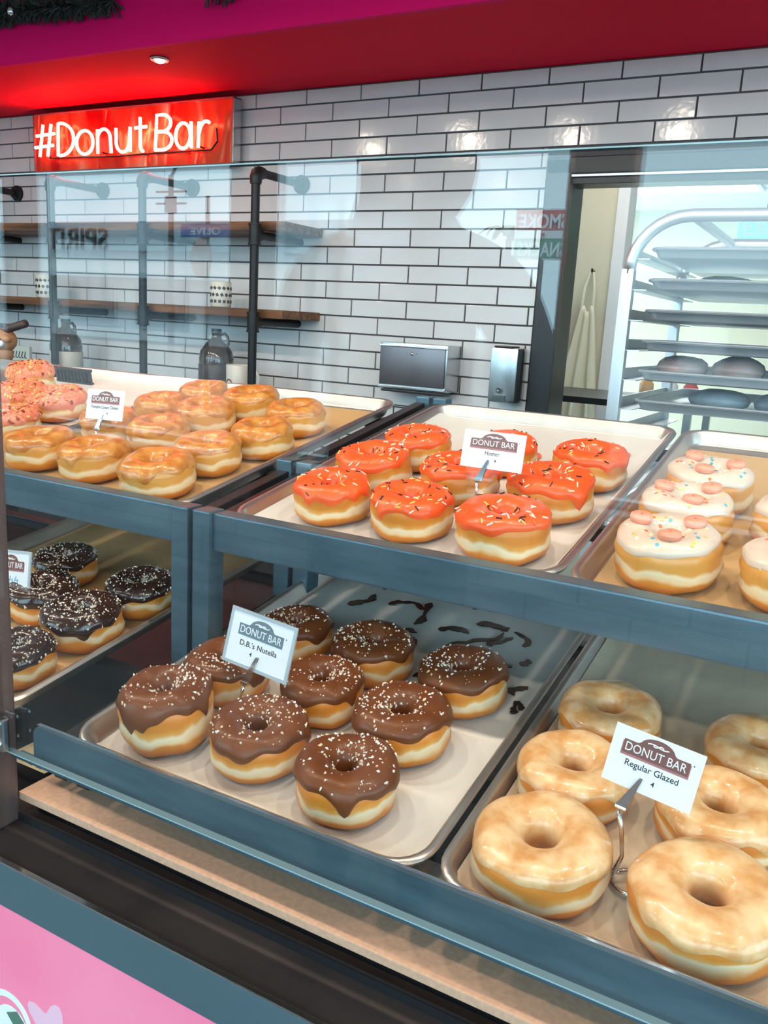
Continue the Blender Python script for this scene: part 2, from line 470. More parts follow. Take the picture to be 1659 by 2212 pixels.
struct(B().box(-3.0, 3.5, YW + 0.12, 8.1, 2.45, 2.5), 'ceiling_kitchen', MT['ceil'], 'white kitchen ceiling')
struct(B().box(-3.0, -1.21, 4.52, 4.62, 0, 2.45), 'wall_partition', MT['beige'], 'beige partition wall inside the kitchen')
struct(B().box(-1.21, -1.15, 4.50, 4.64, 0, 2.45, 0.004), 'trim_3', MT['white'], 'white end trim of the kitchen partition')

# ------------------------------------------------------------------ shop front behind the camera
YF = -2.0
WX = [(-5.45, -4.12), (-3.90, -2.58), (-2.375, -1.02), (-0.82, 0.50), (0.72, 2.05), (2.25, 3.40)]  # last window on the right added for more daylight on the back wall
SILL, HEAD = 0.74, 2.52
wf = B()
xs = [-6.5] + [x for w in WX for x in w] + [3.5]
for a, c in zip(xs[0::2], xs[1::2]): wf.box(a, c, YF - 0.12, YF, SILL, HEAD)
wf.box(-6.5, 3.5, YF - 0.12, YF, HEAD, CEIL_Z)
struct(wf, 'wall_front', MT['steel_dark'], 'shop front wall with tall windows to the street')
struct(B().box(-6.5, 3.5, YF - 0.12, YF, 0, SILL), 'wall_front_lower', MT['brick_far'], 'tiled wall under the street windows')
for k, (a, c) in enumerate(WX):
    w = empty('window_%d' % (k + 1), 'tall street window of the shop front'); w['kind'] = 'structure'
    fr = B()
    for q in ((a, a + .03, SILL, HEAD), (c - .03, c, SILL, HEAD), (a, c, HEAD - .03, HEAD), (a, c, SILL, SILL + .03)): fr.box(q[0], q[1], YF - .09, YF - .03, q[2], q[3])
    fr.build('window_frame', MT['stainless'], w)
    B().box(a - .02, c + .02, YF - .03, YF + .10, SILL - .035, SILL, .004).build('window_sill', MT['white'], w)

# ------------------------------------------------------------------ ceiling downlights
NUMS = ['first', 'second', 'third', 'fourth', 'fifth', 'sixth', 'seventh']
for i, (x, y, wt, row) in enumerate([(x, 0.70, LAMP_W, 'over the donut case') for x in LAMP_X] + [(x, LAMP2_Y, LAMP2_W, 'over the customers') for x in LAMP2_X]):
    t = empty('downlight', '%s round ceiling downlight from the left %s' % (NUMS[i % 7], row), 'lamp', (x, y, CEIL_Z - 0.002), 'ceiling downlights ' + row)
    B().lathe([(0.048, -0.004), (0.062, -0.010), (0.066, -0.004), (0.066, 0.0), (0.048, 0.0)], 24).build('trim_ring', MT['white'], t, True)
    B().lathe([(0.0485, -0.0035), (0.0485, -0.0015)], 24).build('lens', MT['lamp'], t)
    sd = bpy.data.lights.new('downlight_bulb', 'SPOT')
    sd.energy = wt; sd.color = LAMP_COL; sd.spot_size = math.radians(172); sd.spot_blend = 0.35; sd.shadow_soft_size = 0.035
    so = bpy.data.objects.new('downlight_bulb', sd); COL.objects.link(so)
    so.location = (x, y, CEIL_Z - 0.05)

# ================================================================== DISPLAY CASE
TILT_U, TILT_L = 0.1732326, 0.1522949
TW, TL = 0.457, 0.660
TR = {'P': ((-1.2544, .8693, 1.1153), TILT_U), 'S': ((-1.7294, .8693, 1.1153), TILT_U), 'Q': ((-2.2044, .8693, 1.1153), TILT_U),
      'H': ((-.7147, .8697, 1.1192), TILT_U), 'C': ((-.2517, .8697, 1.1192), TILT_U),
      'N': ((-.7363, .6163, .8989), TILT_L), 'G': ((-.2733, .6163, .8989), TILT_L), 'L': ((-1.302, .6163, .8989), TILT_L)}
def tray_mat(k, x=0, y=0, z=0, rz=0, tx=0, ty=0, s=1.0):
    o, t = TR[k]
    return Matrix.Translation(o) @ Matrix.Rotation(t, 4, 'X') @ Matrix.Translation((x, y, z)) @ Matrix.Rotation(tx, 4, 'X') @ Matrix.Rotation(ty, 4, 'Y') @ Matrix.Rotation(rz, 4, 'Z') @ Matrix.Scale(s, 4)

def rrect(inset, rad, z, n=6):
    x0, x1, y0, y1 = inset, TW - inset, inset, TL - inset
    r = max(rad - inset, 0.006)
    pts = []
    for cx, cy, a0 in ((x1 - r, y1 - r, 0), (x0 + r, y1 - r, PI / 2), (x0 + r, y0 + r, PI), (x1 - r, y0 + r, 1.5 * PI)):
        for i in range(n + 1):
            a = a0 + PI / 2 * i / n
            pts.append(Vector((cx + r * math.cos(a), cy + r * math.sin(a), z)))
    return pts
def pan_mesh():
    rad = 0.045
    secs = [(0.022, -0.0245), (0.0185, -0.0232), (0.0165, -0.019), (0.0105, -0.0035), (0.0085, -0.0006), (0.0055, 0.0), (0.0018, -0.0008), (0.0, -0.0035), (0.0012, -0.0068), (0.0050, -0.0074), (0.0085, -0.0060), (0.0155, -0.0215), (0.0185, -0.0250), (0.022, -0.0258)]
    rings = [rrect(i, rad, z) for i, z in secs]
    n = len(rings[0])
    b = B()
    vs = [v for r in rings for v in r]
    fs = [tuple(range(n))]
    for i in range(len(rings) - 1):
        for k in range(n):
            fs.append((i * n + k, (i + 1) * n + k, (i + 1) * n + (k + 1) % n, i * n + (k + 1) % n))
    fs.append(tuple((len(rings) - 1) * n + k for k in range(n))[::-1])
    b.add(vs, fs)
    me = b.mesh('sheet_pan', MT['alu'], True)
    try: me.set_sharp_from_angle(angle=math.radians(50))
    except Exception: pass
    return me
PAN = pan_mesh()
PAN_LABEL = {'P': 'aluminium sheet pan with tan paper holding golden cinnamon donuts, upper left shelf',
             'S': 'aluminium sheet pan with coral pink crumb donuts at far left of upper shelf',
             'Q': 'empty looking aluminium sheet pan furthest left behind the coral donuts',
             'H': 'aluminium sheet pan of orange red sprinkled donuts on the upper shelf',
             'C': 'aluminium sheet pan with tan paper and white iced candy donuts, upper right',
             'N': 'aluminium sheet pan of brown chocolate donuts on the lower shelf',
             'G': 'aluminium sheet pan of pale glazed donuts at lower right, nearest the camera',
             'L': 'aluminium sheet pan of white speckled dark donuts at lower left'}
for k in TR:
    o = inst('sheet_pan', PAN); o.matrix_world = tray_mat(k)
    tag(o, PAN_LABEL[k], 'sheet pan', 'sheet pans in the display case')

def paper(k, m, label, x0=.020, x1=TW - .020, y0=.020, y1=TL - .020, lift=0.0, seed=0, curl=0.0, edge=0.012):
    nx, ny = 26, 34
    vs = []; fs = []
    for j in range(ny + 1):
        for i in range(nx + 1):
            u, v = i / nx, j / ny
            x, y = x0 + (x1 - x0) * u, y0 + (y1 - y0) * v
            z = -0.0240 + lift + 0.0011 * (1 + noise.noise((x * 9 + seed, y * 9, seed)))
            d = min(x - 0.019, TW - 0.019 - x, y - 0.019, TL - 0.019 - y)
            if d < 0: z += -d * 2.6
            back = max(0, y - (y1 - 0.10)) / 0.10
            z += curl * back ** 2 * (0.6 + 0.6 * noise.noise((x * 5, seed * 3.1, 0)))
            vs.append((x, y, z))
    for j in range(ny):
        for i in range(nx):
            a = j * (nx + 1) + i
            fs.append((a, a + 1, a + nx + 2, a + nx + 1))
    o = B().add(vs, fs).build('parchment_paper', m, smooth=True)
    o.matrix_world = tray_mat(k)
    tag(o, label, 'paper', 'parchment sheets in the pans')
    return o
pp = {}
pp['P'] = paper('P', MT['paper_tan'], 'tan parchment sheet under the golden cinnamon donuts', x0=.013, x1=TW - .013, y0=.012, y1=TL - .03, seed=1)
pp['S'] = paper('S', MT['paper_white'], 'pale parchment sheet rising at the back behind the coral donuts', x0=.013, x1=TW - .013, y0=.30, y1=TL - .013, seed=2, curl=0.014, lift=.0012)
pp['S2'] = paper('S', MT['paper_tan'], 'tan parchment sheet under the coral pink crumb donuts', y0=.014, y1=.50, seed=12)
pp['H'] = paper('H', MT['paper_white'], 'white parchment sheet with pink smears under the orange red donuts', x0=.016, x1=TW - .012, y0=.013, y1=TL - .025, seed=3, curl=0.004)
pp['C'] = paper('C', MT['paper_tan'], 'tan parchment sheet under the white iced candy donuts', y0=.014, y1=TL - .05, seed=4)
pp['N'] = paper('N', MT['paper_white'], 'white parchment sheet with chocolate smears under brown donuts', x0=.022, x1=TW - .018, y0=.016, y1=TL - .02, seed=5)
pp['G'] = paper('G', MT['paper_mid'], 'shiny tan parchment sheet under the pale glazed donuts', x0=.016, x1=TW - .016, y0=.014, y1=TL - .02, seed=6)
pp['L'] = paper('L', MT['paper_tan'], 'crumpled tan parchment sheet under the speckled dark donuts', y0=.016, y1=TL - .02, seed=8, curl=0.01)

# smears left on the papers
def smear(k, m, strokes, z=-0.0212):
    b = B()
    for (x, y, l, w, a, sd) in strokes:
        rr = random.Random(sd)
        n = 9
        px, py, ang = x, y, a
        L = []; R = []
        for i in range(n + 1):
            u = i / n
            ww = w * (0.25 + 1.1 * abs(noise.noise((u * 3.1 + sd * 1.7, sd * .37, 0))) + .5 * rr.random() * (1 - u)) * (1 if 0 < i < n else .35)
            nx, ny = -math.sin(ang), math.cos(ang)
            L.append((px + nx * ww, py + ny * ww)); R.append((px - nx * ww, py - ny * ww))
            px += math.cos(ang) * l / n; py += math.sin(ang) * l / n
            ang += rr.gauss(0, .35)
        for i in range(n):
            q = [L[i], R[i], R[i + 1], L[i + 1]]
            b.prism(q, z, z + 0.0014)
    o = b.build('smear', m, pp[k])
    o['kind'] = 'stuff'
    return o
CHOC_DARK = mat('dark_chocolate', (0.028, 0.012, 0.008), 0.16, coat=0.3)
PINK_SMEAR = mat('coral_smear', (0.85, 0.16, 0.10), 0.3)
rs = random.Random(5)
sp = []
for i, (x, y, l, w, a) in enumerate(((.095, .47, .06, .006, 1.2), (.135, .40, .035, .006, .6), (.150, .50, .07, .004, 1.0), (.19, .42, .05, .003, 1.0), (.215, .46, .075, .004, 1.15), (.235, .39, .05, .008, 1.3), (.255, .46, .05, .005, .9), (.285, .42, .10, .0035, 1.05),
        (.30, .50, .05, .007, 1.2), (.31, .38, .03, .005, .4), (.335, .45, .045, .004, 1.3), (.36, .40, .03, .006, .8), (.38, .47, .05, .003, 1.0), (.405, .35, .03, .005, 1.4), (.42, .33, .022, .004, .3), (.40, .42, .02, .004, 2.0), (.17, .56, .05, .005, 1.3), (.24, .56, .05, .004, .8), (.33, .56, .04, .005, 1.0), (.07, .40, .02, .003, 0), (.115, .545, .04, .005, 1.1), (.43, .31, .018, .003, 2.2), (.28, .33, .025, .004, .5))):
    sp.append((x, y, l, w * 2.0, a, i + 3))
smear('N', CHOC_DARK, sp)
smear('H', PINK_SMEAR, [(.20 + rs.uniform(0, .20), .40 + rs.uniform(0, .14), rs.uniform(.01, .04), rs.uniform(.004, .009), rs.uniform(0, 3), 40 + q) for q in range(16)])

# ------------------------------------------------------------------ case frames
def rail_bar(parent, name, x0, x1, y0, z0, y1, h, m, t):
    """tilted bar running back from y0 at height z0"""
    Mx = Matrix.Translation((0, y0, z0)) @ Matrix.Rotation(t, 4, 'X')
    return B().box(x0, x1, 0, (y1 - y0) / math.cos(t), -h, 0, 0.002, M=Mx).build(name, m, parent)
def frame(label, xl, xr, left_post, right_post):
    t = empty('display_rack', label, 'display rack', ((xl + xr) / 2, .85, .79), 'steel display racks')
    def part(b, name, m):
        o = b.build(name, m); o.parent = t; o.matrix_parent_inverse = Matrix.Translation((-(xl + xr) / 2, -.85, -.79)); return o
    part(B().box(xl, xr, .856, .884, 1.0705, 1.1215, .0025), 'front_rail', MT['steel'])
    for px, on in ((xl - .029, left_post), (xr, right_post)):
        if not on: continue
        part(B().box(px, px + .029, .849, .880, .80, 1.1235, .0025), 'post', MT['steel'])
        part(B().box(px, px + .029, 1.085, 1.118, .80, 1.160, .0025), 'post', MT['steel'])
        part(B().box(px, px + .029, 1.56, 1.59, .80, 1.235, .0025), 'post', MT['steel'])
        for y0, z0, y1, h, tl in ((.884, 1.108, 1.55, .03, TILT_U), (.64, .868, 1.55, .018, TILT_L), (.64, .838, 1.55, .018, TILT_L)):
            Mx = Matrix.Translation((0, y0, z0)) @ Matrix.Rotation(tl, 4, 'X')
            part(B().box(px + .004, px + .025, 0, (y1 - y0) / math.cos(tl), -h, 0, .002, M=Mx), 'side_rail', MT['steel_dark'])
    for y0, z0, tl in ((1.12, 1.125, 0), (1.50, 1.19, 0), (.80, .890, 0), (1.15, .945, 0)):
        part(B().box(xl, xr, y0, y0 + .025, z0 - .02, z0, .002), 'cross_bar', MT['steel_dark'])
    return t
frame('blue grey steel display rack holding the upper orange donut pans', -.7195, .80, True, True)
frame('blue grey steel display rack at left under the golden donuts', -1.75, -.786, False, True)
# lower front rail
t = empty('lower_front_rail', 'long blue steel rail along the front of the lower pans', 'rail', (0, .597, .855))
def child(t, b, name, m, **k):
    o = b.build(name, m, **k); o.parent = t; o.matrix_parent_inverse = Matrix.Translation(-Vector(t.location)); return o
rl = B()
poly = [(-.757, .869), (-.757, .904)] + [(-.747 - .010 * math.cos(a), .904 + .010 * math.sin(a)) for a in (.5, 1.0, PI / 2)] + [(.95, .9135), (.95, .869)]
Mr = Matrix(((1, 0, 0, 0), (0, 0, 1, 0), (0, 1, 0, 0), (0, 0, 0, 1)))
rl.prism([(x, z) for x, z in poly][::-1], .5955, .6005, Mr)
child(t, rl, 'rail_face', MT['steel'])
child(t, B().box(-.79, .95, .5935, .606, .8655, .8695, .001), 'bottom_lip', MT['steel'])
child(t, B().box(-.757, .95, .6005, .6055, .9095, .9135, .001), 'top_lip', MT['chrome'])
# upright that holds the glass; its brown reflection is put into the colour
t = empty('glass_post', 'steel upright, brown reflection in its colour, with clip holding the left edge of the glass', 'post', (-.80, .585, .79))
child(t, B().box(-.8245, -.7945, .572, .602, .78, 1.51, .003), 'post', mat('reflection_brown_steel', (0.17, 0.115, 0.105), 0.35, 0.5))
child(t, B().box(-.797, -.776, .570, .580, .885, .925, .003), 'clip', MT['stainless'])
child(t, B().lathe([(.0001, -.004), (.005, -.004), (.005, .004), (.0001, .004)], 10, M=Matrix.Translation((-.786, .568, .893)) @ Matrix.Rotation(PI / 2, 4, 'X')), 'bolt', MT['chrome'])
child(t, B().lathe([(.0001, -.004), (.005, -.004), (.005, .004), (.0001, .004)], 10, M=Matrix.Translation((-.786, .568, .917)) @ Matrix.Rotation(PI / 2, 4, 'X')), 'bolt', MT['chrome'])
# glass
def pane(x0, x1, label):
    t = empty('glass_guard', label, 'glass panel', ((x0 + x1) / 2, .584, .868))
    child(t, B().box(x0, x1, .580, .588, .8820, 1.4962), 'pane', MT['glass'])
    child(t, B().box(x0, x1, .580, .588, 1.4962, 1.4972), 'top_edge', MT['glass_edge'])
    child(t, B().box(x0, x1, .580, .588, .8806, .8820), 'bottom_edge', MT['glass_edge'])
pane(-.786, .95, 'clear upright glass guard in front of the donut pans, reflecting the street')
pane(-2.2, -.82, 'clear glass guard panel left of the steel upright')
# tan ledge, dark ledge, steel edge, pink front
t = empty('ledge_board', 'tan stone ledge under the lower steel rail', 'ledge', (0, .68, .79))
child(t, B().box(-.80, .95, .606, .76, .8025, .8125, .0015), 'board', MT['tanboard'])
t = empty('service_counter', 'service counter with dark ledge and pink front panel', 'counter', (0, .9, 0))
child(t, B().box(-2.3, .95, .5405, 1.55, .755, .7795, .001), 'dark_ledge', MT['darkledge'])
child(t, B().box(-2.3, .95, .5340, .5400, .728, .7815, .0012), 'steel_edge', MT['steel_edge'])
child(t, B().box(-2.3, .95, .5338, .5404, .7815, .7832, .0005), 'edge_light_line', MT['chrome'])  # chrome line set in as the bright highlight on top of the steel edge
pk = child(t, B().box(-2.3, .95, .5385, .5460, .02, .727), 'pink_panel', MT['pink'])
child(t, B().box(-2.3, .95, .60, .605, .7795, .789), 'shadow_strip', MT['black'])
child(t, B().box(-.79, .95, .625, .75, .7795, .8025), 'board_support', MT['black'])
child(t, B().box(-2.3, .95, .56, 1.52, .02, .75), 'cabinet', MT['black'])
child(t, B().box(-2.3, .95, 1.52, 1.56, .02, .79), 'back_board', MT['steel_dark'])
# printed art on the pink panel: star, ring with dark bar (only its top shows)
def flat(t, poly, y, m, name, dy=.0008):
    b = B().prism(poly[::-1], y - dy, y, Mr)
    return child(t, b, name, m)
def circ(cx, cz, r, a0=0, a1=2 * PI, n=24): return [(cx + r * math.cos(a0 + (a1 - a0) * i / n), cz + r * math.sin(a0 + (a1 - a0) * i / n)) for i in range(n + (0 if abs(a1 - a0 - 2 * PI) < 1e-6 else 1))]
star = []
for i in range(40):
    a = 2 * PI * i / 40 + .3
    star.append((-.672 + (.034 + .010 * math.cos(5 * (a - 1.3))) * math.cos(a), .592 + (.034 + .010 * math.cos(5 * (a - 1.3))) * math.sin(a)))
flat(t, star, .5383, MT['pink_pale'], 'star_print')
flat(t, circ(-.742, .575, .038, .2, PI) + circ(-.742, .575, .030, PI, .2), .5383, MT['white_print'], 'ring_print')
flat(t, circ(-.738, .570, .026), .5381, MT['white_print'], 'disc_print')
flat(t, [(-.745, .585), (-.728, .594), (-.700, .570), (-.716, .556)], .5370, MT['green_print'], 'bar_print')
flat(t, circ(-.655, .572, .012), .5370, MT['white_print'], 'dot_print')
# small price card lying under the rail
t = empty('shelf_card', 'small cream card with dark marks lying under the left end of the rail', 'card', (-.825, .68, .7895))
child(t, B().box(-.875, -.802, .645, .715, .8165, .8178, M=None), 'card', mat('cream_card', (.68, .50, .28), .5))
child(t, B().box(-.835, -.828, .648, .651, .8178, .8182).box(-.822, -.812, .648, .650, .8178, .8182).box(-.826, -.823, .650, .655, .8178, .8182), 'print', MT['ink'])

# ================================================================== DONUTS
DR = 0.055   # unit donut radius
def donut_xs(phi, rh, h, sq=0.82):
    a = (DR - rh) / 2; rc = (DR + rh) / 2
    c, s = math.cos(phi), math.sin(phi)
    r = rc + a * math.copysign(abs(c) ** sq, c)
    z = h / 2 + h / 2 * math.copysign(abs(s) ** sq, s)
    if c > 0:   # pale crease around the outside
        r -= 0.0030 * math.exp(-((phi + 0.10) / 0.20) ** 2)
    return r, z
def dist(theta, r, z, seed, amp):
    v = Vector((r * math.cos(theta), r * math.sin(theta), z))
    q = Vector((v.x * 26 + seed * 7.3, v.y * 26, v.z * 26 + seed))
    v += Vector((noise.noise(q), noise.noise(q + Vector((9, 1, 4))), 0.8 * noise.noise(q + Vector((2, 8, 5))))) * amp
    q2 = v * 75 + Vector((seed, seed, 0))
    v.z += amp * .35 * noise.noise(q2)
    if r > DR * .72:    # folds running round the side
        w = noise.noise(Vector((math.cos(theta) * 1.6 + seed, math.sin(theta) * 1.6, v.z * 95)))
        v += Vector((math.cos(theta), math.sin(theta), 0)) * (.0013 * w)
    if v.z < 0.0: v.z = 0.0
    return v
def dough_mesh(seed, m, rh=.0125, h=.046, amp=.0028):
    n, k = 52, 22
    vs = []; fs = []
    for i in range(n):
        th = 2 * PI * i / n
        for j in range(k):
            ph = 2 * PI * j / k
            r, z = donut_xs(ph, rh, h)
            vs.append(dist(th, r, z, seed, amp))
    for i in range(n):
        for j in range(k):
            fs.append((i * k + j, ((i + 1) % n) * k + j, ((i + 1) % n) * k + (j + 1) % k, i * k + (j + 1) % k))
    return B().add(vs, fs).mesh('dough', m, True)
def icing_mesh(seed, m, rh=.0125, h=.046, amp=.0028, edge=.35, wob=.22, drips=2, thick=.0026, inner=3.6, droplen=.55):
    rr = random.Random(seed * 13 + 5)
    n, k = 84, 18
    ph_out = []
    dr = [(rr.uniform(0, 2 * PI), rr.uniform(.10, .2), rr.uniform(.4, 1) * droplen) for _ in range(drips)]
    c1, c2, c3 = rr.uniform(0, 6), rr.uniform(0, 6), rr.uniform(0, 6)
    for i in range(n):
        th = 2 * PI * i / n
        e = edge + wob * (.55 * math.sin(2 * th + c1) + .3 * math.sin(5 * th + c2) + .25 * math.sin(9 * th + c3))
        for a, w, l in dr:
            d = (th - a + PI) % (2 * PI) - PI
            e -= l * math.exp(-(d / w) ** 2)
        ph_out.append(max(e, -.75))
    vs = []; fs = []
    for i in range(n):
        th = 2 * PI * i / n
        for j in range(k + 1):
            s = j / k
            ph = ph_out[i] + (inner - ph_out[i]) * s
            r, z = donut_xs(ph, rh, h)
            c, sn = math.cos(ph), math.sin(ph)
            t = thick * min(1.0, (math.sin(PI * min(s * 4, .5)) if s < .125 else 1) * 1.0) if s < .125 else thick
            if s < .06: t = thick * (s / .06) ** .5 * 1.05
            if s > .92: t = thick * max(0, (1 - s) / .08) ** .5
            v = dist(th, r, z, seed, amp)
            v += Vector((c * math.cos(th), c * math.sin(th), sn)) * (t + .0002)
            vs.append(v)
    for i in range(n):
        for j in range(k):
            a, b_ = i * (k + 1) + j, ((i + 1) % n) * (k + 1) + j
            fs.append((a, b_, b_ + 1, a + 1))
    return B().add(vs, fs).mesh('icing', m, True)
def top_frame(seed, th, ph, rh=.0125, h=.046, amp=.0028, off=.003):
    r, z = donut_xs(ph, rh, h)
    v = dist(th, r, z, seed, amp)
    nrm = Vector((math.cos(ph) * math.cos(th), math.cos(ph) * math.sin(th), math.sin(ph)))
    zq = nrm.to_track_quat('Z', 'Y').to_matrix().to_4x4()
    return Matrix.Translation(v + nrm * off) @ zq
def bits_mesh(seed, mats, n, kind, lo=.7, hi=2.5, size=1.0, cluster=0.0, off=.0024):
    rr = random.Random(seed * 31 + 1)
    b = B()
    ca = rr.uniform(0, 2 * PI)
    for q in range(n):
        th = rr.uniform(0, 2 * PI)
        if cluster and rr.random() < cluster: th = ca + rr.gauss(0, .8)
        ph = rr.uniform(lo, hi)
        Mx = top_frame(seed, th, ph, off=off) @ Matrix.Rotation(rr.uniform(0, 2 * PI), 4, 'Z') @ Matrix.Rotation(rr.uniform(-.3, .3), 4, 'Y')
        mi = rr.randrange(len(mats))
        if kind == 'rod':
            b.tube([Mx @ Vector((-.0024 * size, 0, .0006)), Mx @ Vector((.0024 * size, 0, .0006))], .00062 * size, 5, mi=mi)
        elif kind == 'chip':
            s = rr.uniform(.5, 1.5) * size
            vs = [Vector((.0011 * s, 0, 0)), Vector((0, .0009 * s, 0)), Vector((-.0013 * s, 0, 0)), Vector((0, -.0008 * s, 0)), Vector((.0002, 0, .0011 * s)), Vector((0, 0, -.0006 * s))]
            b.add([Mx @ v for v in vs], [(0, 1, 4), (1, 2, 4), (2, 3, 4), (3, 0, 4), (1, 0, 5), (2, 1, 5), (3, 2, 5), (0, 3, 5)], mi)
        elif kind == 'disc':
            b.lathe([(.0001, 0), (.0016 * size, 0), (.0016 * size, .0006), (.0001, .0006)], 7, mi, Mx)
        elif kind == 'crumb':
            s = rr.uniform(.6, 1.6) * size
            b.box(-.0014 * s, .0014 * s, -.001 * s, .001 * s, -.0005 * s, .0011 * s, 0, mi, Mx)
    return b.mesh('topping', mats)

DOUGH = ramp_mat('yeast_dough', [(0.0, (.50, .13, .012)), (.30, (.74, .26, .030)), (.39, (.88, .62, .34)), (.49, (.92, .74, .50)), (.555, (.78, .36, .07)), (.65, (.70, .23, .025)), (1.0, (.64, .20, .02))], rough=.42, noise_amt=.62, nscale=20, coat=.1)
DOUGH_G = ramp_mat('golden_dough', [(0.0, (.50, .17, .02)), (.27, (.72, .27, .032)), (.35, (.88, .62, .33)), (.47, (.91, .74, .48)), (.54, (.76, .35, .065)), (1.0, (.66, .27, .045))], rough=.35, noise_amt=.55, nscale=20, coat=.25)
IC_RED = mat('coral_icing', (.95, .10, .014), .34, coat=.15, bump=.3, bscale=70, col2=(.95, .125, .024), nscale=30)
IC_BROWN = mat('chocolate_hazelnut_icing', (.135, .037, .010), .38, coat=.08, spec=.3, bump=.3, bscale=60, col2=(.185, .054, .015), nscale=18)
IC_DARK = mat('dark_chocolate_icing', (.035, .013, .009), .2, coat=.4, bump=.3, bscale=60)
IC_WHITE = mat('vanilla_icing', (.74, .56, .42), .3, coat=.3, bump=.12, bscale=50, col2=(.79, .63, .50), nscale=14)
IC_GLAZE = mat('sugar_glaze', (.68, .31, .095), .30, coat=.45, bump=.6, bscale=70, col2=(.86, .57, .30), nscale=55, lo=.36, hi=.64, detail=8)
IC_CINN = mat('cinnamon_glaze', (.54, .165, .018), .30, coat=.5, bump=1.0, bscale=60, col2=(.74, .33, .075), nscale=60, lo=.38, hi=.66, detail=8)
IC_CORAL = mat('strawberry_crumb_icing', (.88, .22, .12), .5, bump=1.0, bscale=110, col2=(.92, .33, .20), nscale=60)
SP_W = mat('sprinkle_white', (.86, .80, .62), .4); SP_Y = mat('sprinkle_yellow', (.85, .62, .16), .4); SP_K = mat('sprinkle_dark', (.035, .02, .018), .35); SP_O = mat('sprinkle_orange', (.80, .17, .03), .4); SP_B = mat('sprinkle_blue', (.10, .42, .50), .4)
SUGAR = mat('sugar_crystal', (.86, .80, .70), .35); NUT = mat('nut_chip', (.74, .56, .36), .45)
CRUMB1 = mat('crumb_coral', (.84, .23, .09), .6); CRUMB2 = mat('crumb_gold', (.82, .48, .16), .6); CRUMB3 = mat('crumb_dark', (.30, .04, .02), .5); CRUMB4 = mat('crumb_pink', (.88, .32, .20), .6)
DISC = mat('peach_candy', (.90, .33, .20), .35, coat=.3)

def candy_mesh(seed, q):
    b = B()
    Mx = top_frame(seed, 2 * PI * q / 3 + .5, 1.65, off=.004)
    b.lathe([(.0001, -.002), (.0105, -.002), (.0118, .001), (.0112, .0042), (.0075, .0056), (.0001, .0052)], 16, 0, Mx)
    for k in range(7):
        a = 2 * PI * k / 7
        b.tube([Mx @ Vector((.0105 * math.cos(a), .0105 * math.sin(a), .0040)), Mx @ Vector((.0, .0, .0057))], .0007, 5)
    return b.mesh('candy', DISC, True)

KINDS = {}
def kind(name, nvar, dm, im, bits, amp=.0028, **ik):
    out = []
    for q in range(nvar):
        s = (sum(ord(c) for c in name) % 50) + q * 3 + 1
        parts = [('dough', dough_mesh(s, dm))]
        parts.append(('icing', icing_mesh(s, im, **ik)))
        if bits: parts += bits(s)
        out.append(parts)
    KINDS[name] = out
kind('red', 4, DOUGH, IC_RED, lambda s: [('sprinkles', bits_mesh(s, [SP_W, SP_K, SP_O, SP_W, SP_K, SP_Y], 50, 'rod', .75, 2.5, 1.4, off=.0033))], edge=.50, wob=.24, drips=3, thick=.0034)
kind('brown', 4, DOUGH, IC_BROWN, lambda s: [('nut_chips', bits_mesh(s, [SUGAR, SUGAR, NUT], 200, 'chip', .75, 2.7, 1.7, cluster=.5))], edge=.42, wob=.30, drips=3, thick=.0030, droplen=.6)
kind('speck', 3, DOUGH, IC_DARK, lambda s: [('sugar_specks', bits_mesh(s, [SUGAR, SUGAR, SUGAR, NUT], 430, 'chip', .35, 2.8, 1.55))], edge=.25, wob=.18, drips=2, thick=.0030)
kind('white', 3, DOUGH_G, IC_WHITE, lambda s: [('confetti', bits_mesh(s, [SP_Y, SP_W, SP_B, SP_O, SP_W], 50, 'disc', 1.1, 2.3, 1.35, off=.0028)), ('candy', candy_mesh(s, 0)), ('candy', candy_mesh(s, 1)), ('candy', candy_mesh(s, 2))], edge=.62, wob=.12, drips=1, thick=.0028, droplen=.2)
kind('glazed', 4, DOUGH, IC_GLAZE, None, edge=.42, wob=.25, drips=4, thick=.0014, droplen=.4)
kind('golden', 4, DOUGH_G, IC_CINN, None, edge=.38, wob=.30, drips=3, thick=.0013, droplen=.4)
kind('coral', 3, DOUGH, IC_CORAL, lambda s: [('crumbs', bits_mesh(s, [CRUMB1, CRUMB2, CRUMB1, CRUMB2, CRUMB1, CRUMB1, CRUMB4, CRUMB4, CRUMB3], 420, 'crumb', .3, 2.7, 1.5, off=.003))], edge=.15, wob=.2, drips=2, thick=.0034)

def donut(kindname, var, M, label, group, sz=1.0):
    t = empty('donut', label, 'donut', group=group, mat=M)
    for n, me in KINDS[kindname][var % len(KINDS[kindname])]:
        o = inst(n, me, t)
        if n in ('sprinkles', 'nut_chips', 'sugar_specks', 'confetti', 'crumbs'): o['kind'] = 'stuff'
    return t

